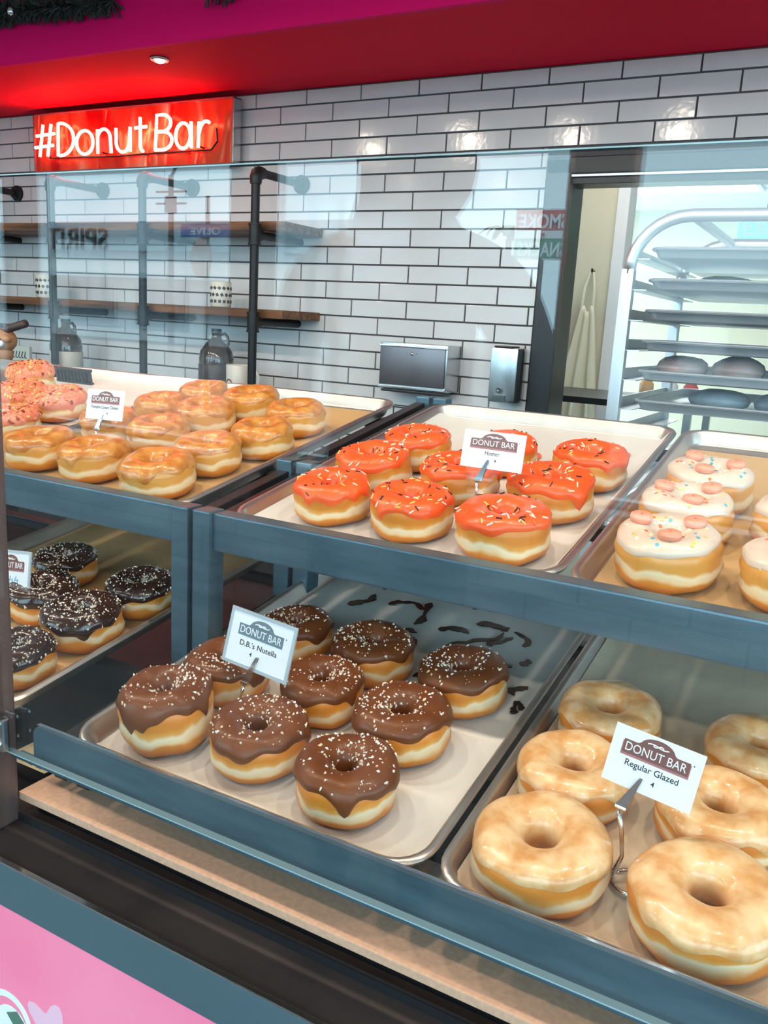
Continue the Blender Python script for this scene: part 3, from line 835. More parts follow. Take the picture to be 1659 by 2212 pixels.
BASE = -.0215
rd = random.Random(3)
def fill(k, kindname, desc, group, rows, hs=1.18):
    for i, r in enumerate(rows):
        x, y, d, ph = r[:4]
        ex = r[4] if len(r) > 4 else {}
        s = d / (2 * DR)
        M = tray_mat(k, x, y, BASE + ex.get('z', 0), ex.get('rz', rd.uniform(0, 6.28)), ex.get('tx', rd.uniform(-.03, .03)), ex.get('ty', rd.uniform(-.03, .03)), s) @ Matrix.Diagonal((1, 1, hs * ex.get('h', 1.0) / max(s, .01) ** .3, 1))
        donut(kindname, ex.get('v', i), M, '%s, %s' % (desc, ph), group)
fill('P', 'golden', 'golden cinnamon glazed donut', 'golden cinnamon donuts', [
    (.066, .105, .118, 'front left of its pan'), (.1977, .1012, .1154, 'second from left in the front row'), (.3489, .083, .1178, 'front right corner of its pan'),
    (.3504, .1985, .1111, 'directly behind the front right one'), (.3757, .3079, .1105, 'third from the front on the right edge'), (.3524, .4422, .1111, 'rightmost beside the bare tan paper'),
    (.2118, .4916, .1165, 'back row centre'), (.1881, .3793, .1166, 'third row centre of its pan'), (.1875, .2553, .1108, 'second row centre of its pan'),
    (.066, .395, .1046, 'just right of the price card'), (.072, .515, .1019, 'backmost with a pale hole'), (.064, .262, .1082, 'half hidden behind the price card')])
fill('S', 'coral', 'coral pink crumb covered donut', 'coral crumb donuts', [
    (.080, .468, .1021, 'backmost at the left picture edge', {'h': 1.25}), (.185, .350, .1077, 'second from back at left edge'), (.318, .3362, .1141, 'right one beside the price card'), (.3462, .205, .1013, 'lowest one at the left picture edge')])
fill('H', 'red', 'orange red iced donut with sprinkles', 'orange red iced donuts', [
    (.1082, .1039, .1075, 'front row left'), (.2294, .1000, .1097, 'front row middle', {'v': 1}), (.3621, .088, .118, 'front row right, nearest the camera', {'v': 2}),
    (.3701, .2345, .118, 'right side, second row'), (.3835, .3709, .11, 'right rear, by the pink smears'), (.2379, .2377, .1134, 'centre, under the price card'),
    (.1003, .2322, .1146, 'left side, second row'), (.1129, .3484, .1088, 'left rear of its pan'), (.2466, .382, .10, 'hidden behind the price card')])
fill('C', 'white', 'white iced donut with peach candies', 'white iced candy donuts', [
    (.0905, .1000, .118, 'front left of the upper right pan'), (.085, .2240, .115, 'second from front'), (.090, .3471, .116, 'third from front'),
    (.2228, .0958, .116, 'cut by the right picture edge, front'), (.2148, .2485, .1122, 'cut by the right picture edge, behind')])
fill('N', 'brown', 'chocolate iced donut with white chips', 'brown chocolate iced donuts', [
    (.0907, .0793, .1100, 'leftmost in the front row', {'h': 1.28, 'v': 0, 'ty': -.05}), (.2104, .0931, .1109, 'middle of the front row', {'v': 1}), (.3353, .078, .1090, 'front right, nearest the camera', {'v': 2}),
    (.3379, .1924, .113, 'behind the nearest one on the right', {'v': 3}), (.2181, .2092, .1029, 'centre of its pan'), (.087, .1924, .1069, 'left, behind the price card', {'v': 2}),
    (.2291, .3157, .1085, 'back centre beside the smears', {'v': 1}), (.3621, .3073, .1110, 'rightmost, half in shade'), (.1078, .3158, .1024, 'back left behind the price card', {'v': 3})])
fill('G', 'glazed', 'pale sugar glazed donut', 'sugar glazed donuts', [
    (.082, .076, .128, 'front left of its pan', {'v': 0}), (.0755, .1950, .119, 'second on the left', {'v': 1}), (.2261, .0780, .130, 'front right, nearest the camera', {'v': 2}),
    (.215, .1990, .120, 'behind the nearest one on the right', {'v': 3}), (.0783, .3140, .118, 'third on the left, in the shade', {'v': 2}), (.2409, .3190, .118, 'back right behind the price card', {'v': 1})], hs=1.02)
fill('L', 'speck', 'dark chocolate donut with white specks', 'speckled dark donuts', [
    (.385, .3155, .1051, 'back right beside the steel post'), (.3787, .2028, .1130, 'right side, second from front'), (.262, .233, .1068, 'beside the handwritten card'), (.3793, .0884, .1022, 'front one at the left picture edge'), (.1953, .3349, .1032, 'backmost behind the handwritten card')], )

# ------------------------------------------------------------------ price cards on clip stands
def arch_poly(w, h, ah, aw):
    p = [(-w / 2, 0), (w / 2, 0), (w / 2, h)]
    p += [(aw / 2 * math.cos(a), h + ah * math.sin(a)) for a in [PI * i / 16 for i in range(1, 16)]]
    p[3:3] = [(aw / 2 + .002, h)]
    p += [(-aw / 2 - .002, h), (-w / 2, h)]
    return p
def card(base, ctr, w, h, rot, line, label, logo='logo', sleeve=False, tilt=.2, hand=False, price=(0, 0), name_w=.6, cx=0.0):
    base, ctr = Vector(base), Vector(ctr)
    t = empty('price_card', label, 'price card', base, 'price cards on clip stands')
    # card frame: x along card, y up the card, z towards the viewer
    Mc = Matrix.Translation(ctr - base) @ Matrix.Rotation(PI / 2 - tilt, 4, 'X') @ Matrix.Rotation(rot, 4, 'Z')
    cd = B().box(-w / 2, w / 2, -h / 2, h / 2, -.0004, .0004, M=Mc).build('card', MT['card'], t)
    if sleeve:
        m_ = .004
        B().box(-w / 2 - m_, w / 2 + m_, -h / 2 - m_, h / 2 + m_, -.0011, -.0006, M=Mc).build('sleeve', MT['plastic_w'], t)
        s = B()
        for q in ((-w / 2 - m_, -w / 2, -h / 2 - m_, h / 2 + m_), (w / 2, w / 2 + m_, -h / 2 - m_, h / 2 + m_), (-w / 2, w / 2, -h / 2 - m_, -h / 2), (-w / 2, w / 2, h / 2, h / 2 + m_)): s.box(*q, -.0006, .0010, M=Mc)
        s.build('sleeve_border', mat('sleeve_border', (.42, .48, .52), .12, coat=.6), t)
    lw, lh = w * .74, h * .23
    L0 = Mc @ Matrix.Translation((0, h * .06, .0004))
    B().prism(arch_poly(lw, lh, h * .16, lw * .52), 0, .00035, L0).build('logo_plate', MT[logo], cd)
    if logo == 'logo':
        q = [(x * 1.03, (y - .002) * 1.06) for x, y in arch_poly(lw, lh, h * .16, lw * .52)]
        B().prism(q, 0, .0002, L0).build('logo_border', MT['logo_edge'], cd)
    lt = inst('lettering', text_mesh('DONUT BAR', lh * .92, MT['card'], .00015, width=lw * .92), cd)
    lt.matrix_basis = L0 @ Matrix.Translation((0, lh * .22, .0005))
    fl = B()
    pts = [(lw * .20 * (i / 12 - .5) * 1.6, h * .05 * math.sin(i / 12 * 2 * PI)) for i in range(13)]
    fl.tube([L0 @ Vector((x, lh + h * .055 + y * .35, .0006)) for x, y in pts], h * .011, 5)
    fl.tube([L0 @ Vector((x * .5, lh + h * .055 - y * .4, .0006)) for x, y in pts], h * .011, 5)
    fl.build('flourish', MT['card'], cd)
    if not hand:
        n = inst('lettering', text_mesh(line, h * .155, MT['ink'], .0001, bold=.00006, width=w * name_w), cd); n.matrix_basis = Mc @ Matrix.Translation((0, -h * .135, .0005))
        n = inst('lettering', text_mesh('4', h * .12, MT['ink'], .0001, bold=.00008), cd); n.matrix_basis = Mc @ Matrix.Translation((price[0] * w, -h * .34 + price[1] * h, .0005))
        B().lathe([(.0001, 0), (h * .012, 0), (h * .012, .0003), (.0001, .0003)], 8, M=Mc @ Matrix.Translation((lw * .55, h * .27, .0004))).build('print_dot', MT['ink'], cd)
    else:
        s = B()
        rr = random.Random(4)
        for row, y0 in enumerate((-.10, -.30)):
            for c in range(4):
                x = -w * .28 + c * w * .15 + row * .004
                s.tube([Mc @ Vector((x, y0 * h, .0007)), Mc @ Vector((x - .003, (y0 - .12) * h, .0007)), Mc @ Vector((x + .004, (y0 - .07) * h, .0007)), Mc @ Vector((x + .003, (y0 - .15) * h, .0007))], .0006, 5)
        s.build('handwriting', MT['ink_blue'], cd)
    # clip and stem
    tip = Mc @ Vector((w * (cx - .02), -h * .26, .0012)); jaw = Mc @ Vector((w * (cx - .14), -h * .84, .0005))
    c_ = B()
    dirv = (tip - jaw); side = Mc.to_3x3() @ Vector((1, 0, 0)); nz = Mc.to_3x3() @ Vector((0, 0, 1))
    for sg in (.0026, -.0026):
        a0 = jaw + nz * sg * .4; a1 = tip + nz * (sg * .55)
        vs = [a0 - side * .0054, a0 + side * .0054, a1 + side * .0014, a1 - side * .0014]
        vs += [v + nz * .0007 for v in vs]
        c_.add(vs, [(0, 3, 2, 1), (4, 5, 6, 7), (0, 1, 5, 4), (1, 2, 6, 5), (2, 3, 7, 6), (3, 0, 4, 7)])
    c_.tube([jaw - side * .0048, jaw + side * .0048], .0028, 10)
    c_.build('clip', MT['chrome'], t)
    st = B()
    ring_c = Vector((.006, .010, .002))
    pts = [jaw - dirv * .12, jaw * .72 + Vector((0, 0, .0)), jaw * .35, Vector((-.010, -.004, .004))]
    R_ = .019
    for i in range(0, 25):
        a = PI + 2 * PI * i / 26
        pts.append(Vector((R_ * math.cos(a) + R_ - .010, R_ * math.sin(a) + .0, .0022)))
    st.tube(pts, .0021, 8)
    st.build('stand_wire', MT['chrome'], t, True)
    return t
card((-.1219, .7212, .8925), (-.1111, .7339, 1.0056), .080, .054, math.radians(-7), 'Regular Glazed', 'white price card with brown logo on wire stand among the pale glazed donuts', price=(.05, .02), name_w=.60, cx=-.06)
card((-.6000, .7570, .8985), (-.5730, .7677, 1.0011), .088, .060, math.radians(-4.7), "D.B.'s Nutella", 'sleeved price card with grey logo on clip in the brown chocolate donuts', logo='logo_grey', sleeve=True, price=(-.10, .04), name_w=.62, cx=.05)
card((-.4250, 1.0300, 1.1253), (-.4074, 1.0397, 1.2229), .086, .049, 0.0, 'Homer', 'white price card with brown logo on clip among the orange red donuts', price=(.06, .03), name_w=.24, cx=-.02)
card((-1.1650, 1.0620, 1.1270), (-1.1408, 1.0691, 1.2119), .088, .052, math.radians(2.0), 'Pumpkin Cream Cheese', 'white price card with brown logo on clip above the golden donuts', price=(.08, .02), name_w=.72)
card((-1.0974, .8159, .9070), (-1.0796, .8204, .9799), .078, .058, math.radians(6), '', 'sleeved card with blue handwriting at the left picture edge among speckled donuts', sleeve=True, hand=True)

# ================================================================== WALL: neon sign, pipe shelves, dispensers
t = empty('neon_sign', 'glossy red sign board with white glowing neon lettering on the tile wall', 'neon sign', (-2.93, 2.90, 1.968))
child(t, B().box(-3.512, -2.353, 2.893, 2.935, 1.968, 2.2115, .002), 'board', MT['foil'])
fr = B()
for q in ((-3.516, -3.510, 1.964, 2.2155), (-2.355, -2.347, 1.964, 2.2155), (-3.516, -2.347, 1.963, 1.969), (-3.516, -2.347, 2.2105, 2.2165)): fr.box(q[0], q[1], 2.889, 2.937, q[2], q[3], .001)
child(t, fr, 'frame', MT['stainless'])
child(t, B().box(-3.3, -2.5, 2.935, YW - .004, 2.05, 2.13), 'bracket', MT['steel_dark'])
def arc(cx, cy, rx, ry, a0, a1, n=14): return [(cx + rx * math.cos(math.radians(a0 + (a1 - a0) * i / n)), cy + ry * math.sin(math.radians(a0 + (a1 - a0) * i / n))) for i in range(n + 1)]
GL = {  # strokes in a unit box, cap height 1
    '#': [[(.22, 0), (.42, 1)], [(.62, 0), (.82, 1)], [(.08, .66), (.98, .70)], [(.0, .30), (.90, .34)]],
    'D': [[(.10, 0), (.14, 1)] + arc(.22, .5, .74, .5, 90, -90) + [(.10, 0)]],
    'o': [arc(.5, .36, .44, .36, 90, 450, 22)],
    'n': [[(.12, 0), (.12, .72)], [(.12, .42)] + arc(.48, .40, .38, .32, 170, 10) + [(.90, 0)]],
    'u': [[(.08, .72), (.08, .32)] + arc(.46, .32, .38, .32, 180, 350) + [(.88, .72)], [(.88, .72), (.88, 0)]],
    't': [[(.45, .98), (.45, .16)] + arc(.67, .16, .22, .16, 180, 280), [(.0, .68), (.98, .70)]],
    'B': [[(.06, 0), (.14, 1)] + arc(.42, .76, .40, .24, 90, -90) + [(.22, .52)], [(.40, .52)] + arc(.44, .26, .44, .26, 90, -90) + [(.06, 0)]],
    'a': [arc(.42, .36, .40, .36, 60, 420, 20), [(.86, .74), (.88, 0)]],
    'r': [[(.10, 0), (.16, .72)], [(.14, .40)] + arc(.62, .36, .46, .36, 165, 60)]}
TXT = [('#', -3.472, -3.341), ('D', -3.335, -3.217), ('o', -3.211, -3.095), ('n', -3.086, -2.982), ('u', -2.971, -2.868), ('t', -2.852, -2.785), ('B', -2.744, -2.632), ('a', -2.627, -2.528), ('r', -2.512, -2.435)]
for ch, x0, x1 in TXT:
    b = B()
    for st in GL[ch]:
        closed = (st[0][0] - st[-1][0]) ** 2 + (st[0][1] - st[-1][1]) ** 2 < 1e-6
        pts = [Vector((x0 + (x1 - x0) * x, 2.862, 2.026 + .136 * y)) for x, y in st]
        b.tube(pts[:-1] if closed else pts, .0068, 8, closed=closed)
    child(t, b, 'neon_letter', MT['neon'], smooth=True)
b = B()
for x in (-3.40, -3.05, -2.70, -2.50): b.tube([(x, 2.893, 2.03), (x, 2.866, 2.03)], .004, 6)
child(t, b, 'standoff', MT['black'])
child(t, B().tube([(-3.40, 2.880, 2.024), (-3.0, 2.882, 2.016), (-2.72, 2.882, 2.020), (-2.45, 2.880, 2.020), (-2.42, 2.880, 2.05), (-2.425, 2.880, 2.10)], .0045, 8), 'cable', MT['black'])

# recessed lamp in the red underside
t = empty('soffit_spotlight', 'small recessed spotlight glowing in the red underside', 'lamp', (-2.3417, 2.4717, SOF_Z))
B().lathe([(.020, -.002), (.030, -.006), (.034, -.001), (.034, .001), (.020, .001)], 20).build('trim_ring', MT['stainless'], t, True)
B().blob((0, 0, -.004), .019, .019, .010).build('bulb', MT['lamp_small'], t, True)
sd = bpy.data.lights.new('soffit_bulb', 'SPOT'); sd.energy = 3; sd.color = (1, .8, .65); sd.spot_size = 2.4; sd.spot_blend = .5; sd.shadow_soft_size = .02
so = bpy.data.objects.new('soffit_bulb', sd); COL.objects.link(so); so.location = (-2.3417, 2.4717, SOF_Z - .02)

# garland on the fascia
def garland(cx0, cx1, z0, z1, label, seed, n):
    rr = random.Random(seed)
    b = B()
    b.tube([(cx0 + (cx1 - cx0) * i / 8, 2.318, z0 + (z1 - z0) * i / 8 + .012 * math.sin(i * 1.7)) for i in range(9)], .006, 6)
    for i in range(n):
        u = rr.random()
        x, z = cx0 + (cx1 - cx0) * u, z0 + (z1 - z0) * u
        a = rr.uniform(0, 2 * PI); l = rr.uniform(.02, .06)
        d = Vector((rr.uniform(-.6, .6), math.sin(a) * .5, math.cos(a))).normalized()
        p = Vector((x, 2.318, z)); q = p + d * l
        q.y = min(q.y, 2.342)
        s = d.cross(Vector((0, 1, 0)))
        s = s.normalized() * .0042 if s.length > .01 else Vector((.004, 0, 0))
        b.add([p + s * .4, p - s * .4, q - s, q + s, (p + q) / 2 + Vector((0, -.004, 0))], [(0, 1, 4), (1, 2, 4), (2, 3, 4), (3, 0, 4)])
    t = empty('garland', label, 'garland', ((cx0 + cx1) / 2, 2.318, min(z0, z1)))
    o = child(t, b, 'foliage', MT['tinsel']); o['kind'] = 'stuff'
    return t
g = garland(-3.3, -2.40, 2.425, 2.385, 'dark green garland along the magenta bulkhead at top left', 3, 1500)
for gx, gz, gm in ((-2.995, 2.385, 'redp'), (-2.90, 2.40, 'chrome'), (-3.15, 2.40, 'redp')):
    child(g, B().blob((gx, 2.305, gz), .016, .016, .016), 'bauble', MT[gm], smooth=True)
garland(-1.98, -1.89, 2.370, 2.365, 'small dark tuft of garland at the top edge', 9, 120)

# pipe shelf
t = empty('pipe_shelf', 'black iron pipe shelf frame with wooden boards on the tile wall', 'shelf', (-2.9, 2.8, 1.10))
PY = 2.666
FX = (-2.057, -2.620, -3.150, -3.730, -4.30)
for x in FX:
    po = child(t, B().tube([(x, PY, 1.06), (x, PY, 1.872)], .0165, 12), 'post', MT['pipe'], auto=True)
    b = B().tube([(x, PY, 1.845), (x, PY, 1.866), (x, PY + .006, 1.880), (x, PY + .02, 1.887), (x, PY + .042, 1.888)], [.021, .024, .025, .024, .021], 12)
    child(t, b, 'elbow', MT['pipe'], auto=True)
    child(t, B().tube([(x, PY + .02, 1.888), (x, YW, 1.888)], .0155, 12), 'arm', MT['pipe'], auto=True)
    child(t, B().lathe([(.024, 0), (.024, .014), (.036, .018), (.036, .030)], 18, M=Matrix.Translation((x, YW - .034, 1.888)) @ Matrix.Rotation(-PI / 2, 4, 'X')), 'flange', MT['pipe'], auto=True)
    for z in (1.668, 1.349):
        child(t, B().tube([(x, PY, z - .036), (x, PY, z - .030), (x, PY, z + .030), (x, PY, z + .036)], [.022, .0225, .0225, .022], 12).tube([(x, PY, z - .038), (x, PY, z - .032)], .025, 12).tube([(x, PY, z + .032), (x, PY, z + .038)], .025, 12).tube([(x, PY, z), (x, PY + .036, z)], .0215, 12), 'tee', MT['pipe'], auto=True)
        child(t, B().tube([(x, PY + .03, z), (x, YW, z)], .0155, 12), 'arm', MT['pipe'], auto=True)
for z in (1.6875, 1.3665):
    child(t, B().box(-4.4, -1.950, 2.705, YW - .006, z, z + .032, .004), 'board', MT['wood'])

# back counter below the shelves
t = empty('back_counter', 'low dark back counter under the pipe shelves', 'counter', (-2.9, 2.7, 0))
child(t, B().box(-4.5, -1.98, 2.55, YW - .012, 1.02, 1.055, .004), 'top', MT['stainless'])
child(t, B().box(-4.5, -1.98, 2.58, YW - .012, .0, 1.02), 'cabinet', MT['black'])

def jug(loc, label, labelcol):
    t = empty('growler_jug', label, 'jug', loc, 'amber jugs on the back counter')
    s = 1.0
    prof = [(.0001, 0), (.064, 0), (.070, .006), (.071, .135), (.066, .165), (.045, .195), (.024, .215), (.019, .225), (.019, .243), (.0001, .243)]
    B().lathe(prof, 28).build('body', MT['jug'], t, True)
    B().lathe([(.0001, .240), (.021, .240), (.021, .256), (.0001, .256)], 16).build('cap', MT['black'], t)
    B().tube([(.018, 0, .232), (.042, 0, .240), (.058, 0, .225), (.062, 0, .200), (.055, 0, .182)], .0065, 8).build('handle', MT['jug'], t, True)
    B().lathe([(.0715, .040), (.0722, .041), (.0722, .112), (.0715, .113)], 28).build('paper_label', labelcol, t, True)
jug((-3.186, 2.76, 1.0555), 'amber glass jug with cream label on the back counter at left', MT['jug_label'])
jug((-2.345, 2.80, 1.0555), 'dark amber jug beside the black pipe post', MT['darkwood'])
def mug(loc, label, s, dots, logo, rz=0):
    t = empty('mug', label, 'mug', group='mugs on the back wall shelves', mat=Matrix.Translation(loc) @ Matrix.Rotation(rz, 4, 'Z') @ Matrix.Scale(s, 4))
    B().lathe([(.0001, 0), (.038, 0), (.041, .004), (.042, .098), (.040, .100), (.0375, .097), (.036, .008), (.0001, .007)], 28).build('cup', MT['mug'], t, True)
    B().tube([(.040, 0, .080), (.058, 0, .082), (.068, 0, .066), (.066, 0, .040), (.055, 0, .024), (.040, 0, .024)], .005, 8).build('handle', MT['mug'], t, True)
    if dots:
        d = B()
        for r in range(3):
            for c in range(14):
                a = 2 * PI * c / 14 + r * .2
                Mx = Matrix.Rotation(a, 4, 'Z') @ Matrix.Translation((.0415, 0, .022 + r * .026)) @ Matrix.Rotation(.5 * r, 4, 'X')
                d.box(-.001, .0013, -.0055, .0055, -.006, .006, .0005, M=Mx)
        o = d.build('print_squares', MT['dark_dot'], t); o['kind'] = 'stuff'
    if logo:
        p = arch_poly(.05, .014, .012, .026)
        vs = B()
        n = len(p)
        a0 = -2.0
        ring = [Vector((.0424 * math.cos(a0 + x / .042), .0424 * math.sin(a0 + x / .042), .030 + y)) for x, y in p]
        vs.add(ring + [v * .985 + Vector((0, 0, v.z * .015)) for v in ring], [tuple(range(n)), tuple(range(n, 2 * n))[::-1]])
        vs.build('logo_print', MT['logo'], t)
mug((-3.355, 2.80, 1.399), 'cream mug with dark squares on the lower shelf at left', 1.05, True, False, 2.4)
mug((-2.325, 2.80, 1.399), 'cream mug with dark squares on the lower shelf near the post', 1.0, True, False, 2.6)
mug((-2.168, 2.73, 1.0555), 'white mug with brown logo on the back counter behind the pipe post', 1.25, False, True, .2)
t = empty('counter_sign', 'small framed sign with dark script on the back counter at far left', 'sign', (-3.46, 2.72, 1.0555))
child(t, B().box(-3.53, -3.385, 2.72, 2.735, 1.0555, 1.175, .002), 'board', mat('pale_green_card', (.62, .64, .58), .5))
sg = B()
for i in range(5): sg.tube([(-3.49 + i * .02, 2.719, 1.150), (-3.498 + i * .02, 2.719, 1.125), (-3.486 + i * .02, 2.719, 1.120)], .0025, 5)
child(t, sg.tube(arc and [(-3.515, 2.719, 1.165), (-3.523, 2.719, 1.145), (-3.518, 2.719, 1.120)], .0045, 6), 'script', MT['ink'])

# paper towel dispenser
t = empty('towel_dispenser', 'steel paper towel dispenser with dark front panel on the tile wall', 'dispenser', (-1.457, 2.90, 1.13))
child(t, B().box(-1.597, -1.318, 2.845, YW - .006, 1.135, 1.305, .006), 'case', MT['stainless'], auto=True)
child(t, B().box(-1.590, -1.325, 2.838, 2.846, 1.150, 1.290, .003), 'front_panel', MT['dispenser_face'], auto=True)
child(t, B().box(-1.596, -1.319, 2.836, 2.846, 1.290, 1.2965, .002), 'top_trim', MT['chrome'])
child(t, B().box(-1.594, -1.320, 2.834, 2.848, 1.138, 1.149, .003), 'bottom_lip', MT['chrome'])
child(t, B().box(-1.580, -1.322, 2.836, 2.90, 1.124, 1.134, .003), 'slot', MT['black'])
child(t, B().lathe([(.0001, 0), (.007, 0), (.006, .003), (.0001, .0035)], 14, M=Matrix.Translation((-1.458, 2.838, 1.268)) @ Matrix.Rotation(PI / 2, 4, 'X')), 'lock', MT['chrome'], smooth=True)
child(t, B().blob((-1.476, 2.837, 1.268), .0022, .0015, .0022).blob((-1.440, 2.837, 1.268), .0022, .0015, .0022), 'rivets', MT['chrome'])
# soap dispenser
t = empty('soap_dispenser', 'brushed steel soap dispenser beside the black door frame', 'dispenser', (-1.11, 2.9, 1.118))
child(t, B().box(-1.163, -1.060, 2.868, YW - .006, 1.120, 1.312, .012), 'body', MT['stainless'], auto=True)
child(t, B().box(-1.150, -1.086, 2.8665, YW - .02, 1.312, 1.318, .003), 'lid', MT['steel_dark'])
child(t, B().box(-1.140, -1.095, 2.855, 2.870, 1.122, 1.148, .004), 'push_plate', MT['black'])
child(t, B().lathe([(.0001, 0), (.011, 0), (.011, .010), (.006, .016), (.0001, .016)], 14, M=Matrix.Translation((-1.118, 2.868, 1.163)) @ Matrix.Rotation(PI / 2, 4, 'X')), 'valve', MT['black'], auto=True)
child(t, B().blob((-1.118, 2.850, 1.163), .004, .003, .004), 'valve_tip', MT['chrome'], smooth=True)

# ================================================================== KITCHEN: rack, apron, shelf, lights
RX0, RX1, RY0, RY1 = -.520, .02, 2.10, 2.72
t = empty('bakery_rack', 'tall aluminium bakery rack with rounded top behind the case at right', 'rack', ((RX0 + RX1) / 2, RY0, 0))
for y in (RY0, RY1):
    for x in (RX0, RX1):
        sg = 1 if x == RX0 else -1
        child(t, B().box(x - .0145, x + .0145, y - .014, y + .014, .02, 1.53, .003), 'post', MT['rack_alu'])
    pts = [(RX0, y, 1.52)] + [(RX0 + .13 - .13 * math.cos(a), y, 1.525 + .125 * math.sin(a)) for a in [PI / 2 * i / 8 for i in range(1, 9)]]
    pts2 = [(RX1 - .13 + .13 * math.cos(a), y, 1.525 + .125 * math.sin(a)) for a in [PI / 2 * (8 - i) / 8 for i in range(0, 8)]] + [(RX1, y, 1.52)]
    child(t, B().tube(pts + pts2, .0145, 10), 'top_bow', MT['rack_alu'], smooth=True)
for x in (RX0, RX1):
    child(t, B().tube([(x + (.13 if x == RX0 else -.13), RY0, 1.650), (x + (.13 if x == RX0 else -.13), RY1, 1.650)], .012, 8), 'top_brace', MT['rack_alu'])
    sg = 1 if x == RX0 else -1
    for z in [1.555 - .070 * i for i in range(14)]:
        child(t, B().box(min(x, x + sg * .045), max(x, x + sg * .045), RY0, RY1, z - .002, z, 0).box(x - .002, x + .002, RY0, RY1, z - .002, z + .025), 'slide', MT['rack_alu'])
RP = ['top', 'second', 'third', 'fourth', 'fifth', 'sixth', 'seventh', 'eighth']
PAN_R = PAN.copy(); PAN_R.materials[0] = MT['rack_alu']
pz = [1.555, 1.485, 1.415, 1.345, 1.275, 1.205]
for i, z in enumerate(pz):
    o = inst('rack_pan', PAN_R)
    o.matrix_world = Matrix.Translation((RX0 + .0415, RY0 - .015, z + .0262))
    tag(o, '%s aluminium pan from the top in the tall bakery rack' % RP[i], 'sheet pan', 'pans in the bakery rack')
def bun(loc, s, m, label, group, seed):
    b = B(); b.blob((0, 0, 0), s[0], s[1], s[2], 8)
    b.v = [tuple(Vector(v) * (1 + .12 * noise.noise(Vector(v) * 22 + Vector((seed, 0, 0))))) for v in b.v]
    lo = min(v[2] for v in b.v)
    b.v = [(v[0], v[1], v[2] - lo) for v in b.v]
    o = b.build('wrapped_bun', m, smooth=True); o.location = loc
    tag(o, label, 'bun', group)
bun((-.395, 2.22, 1.2755 + .0026), (.062, .07, .030), MT['plaid'], 'leftmost reddish wrapped bun on the bakery rack', 'wrapped buns on the rack', 1)
bun((-.265, 2.22, 1.2755 + .0026), (.060, .07, .034), MT['plaid'], 'second reddish wrapped bun on the bakery rack', 'wrapped buns on the rack', 2)
bun((-.135, 2.22, 1.2755 + .0026), (.060, .07, .032), MT['plaid'], 'third reddish wrapped bun cut by the picture edge', 'wrapped buns on the rack', 3)
bun((-.300, 2.24, 1.2055 + .0026), (.070, .08, .028), MT['bluebag'], 'blue grey bagged bun on the rack, left one', 'bagged buns on the rack', 4)
bun((-.155, 2.24, 1.2055 + .0026), (.065, .08, .030), MT['bluebag'], 'blue grey bagged bun on the rack, right one', 'bagged buns on the rack', 5)
bun((-.33, 2.30, 1.4855 + .0026), (.075, .08, .022), MT['alu'], 'crumpled foil packet on the second rack pan', 'foil on the rack', 6)
bun((-.17, 2.30, 1.4855 + .0026), (.065, .08, .020), MT['alu'], 'flat foil packet on the second rack pan at right', 'foil on the rack', 7)
# apron on the partition
t = empty('apron', 'cream apron hanging on the kitchen partition', 'apron', (-1.30, 4.48, .95))
vs = []; fs = []
nx, nz = 22, 18
for j in range(nz + 1):
    v = j / nz
    z = 1.50 - .60 * v
    hw = .030 + .082 * v ** .8
    for i in range(nx + 1):
        u = i / nx
        vs.append((-1.300 + (u * 2 - 1) * hw - .012 * v, 4.475 - .018 * math.sin(u * PI * 5 + .6) * (.3 + v), z + .015 * math.sin(u * 9)))
for j in range(nz):
    for i in range(nx):
        a = j * (nx + 1) + i; fs.append((a, a + 1, a + nx + 2, a + nx + 1))
ob = child(t, B().add(vs, fs), 'cloth', MT['cream'], smooth=True)
sm = ob.modifiers.new('thickness', 'SOLIDIFY'); sm.thickness = .004
child(t, B().tube([(-1.33, 4.478, 1.50), (-1.325, 4.482, 1.60), (-1.305, 4.49, 1.68), (-1.290, 4.49, 1.68), (-1.275, 4.482, 1.60), (-1.272, 4.478, 1.50)], .007, 6), 'neck_strap', MT['cream'])
child(t, B().tube([(-1.298, 4.52, 1.69), (-1.298, 4.485, 1.685), (-1.298, 4.48, 1.70)], .006, 8), 'hook', MT['steel_dark'])
# kitchen shelf with tubs
t = empty('kitchen_shelf', 'narrow kitchen wall shelf holding teal tubs', 'shelf', (-1.5, 4.4, 1.28))
for z in (1.28, 1.42, 1.55): child(t, B().box(-2.2, -1.45, 4.34, 4.515, z - .012, z, .002), 'board', MT['stainless'])
for x in (-2.18, -1.46): child(t, B().box(x - .008, x + .008, 4.345, 4.36, .0, 1.60, .002), 'upright', MT['rack_alu'])
rk = random.Random(2)
nm = {1.28: 'bottom', 1.42: 'middle', 1.55: 'top'}
for z in (1.28, 1.42):
    for q in range(4):
        x = -2.09 + q * .165
        tt = empty('storage_tub', '%s tub on the %s kitchen shelf' % (['leftmost teal', 'second teal', 'third teal', 'rightmost teal'][q], nm[z]), 'tub', (x, 4.43, z), 'teal tubs on the kitchen shelf')
        B().lathe([(.0001, 0), (.056, 0), (.066, .085), (.0001, .085)], 16).build('body', MT['teal'] if (q + int(z * 100)) % 3 else MT['plastic_w'], tt, True)
        B().lathe([(.0001, .085), (.070, .085), (.070, .095), (.0001, .097)], 16).build('lid', MT['plastic_w'], tt, True)
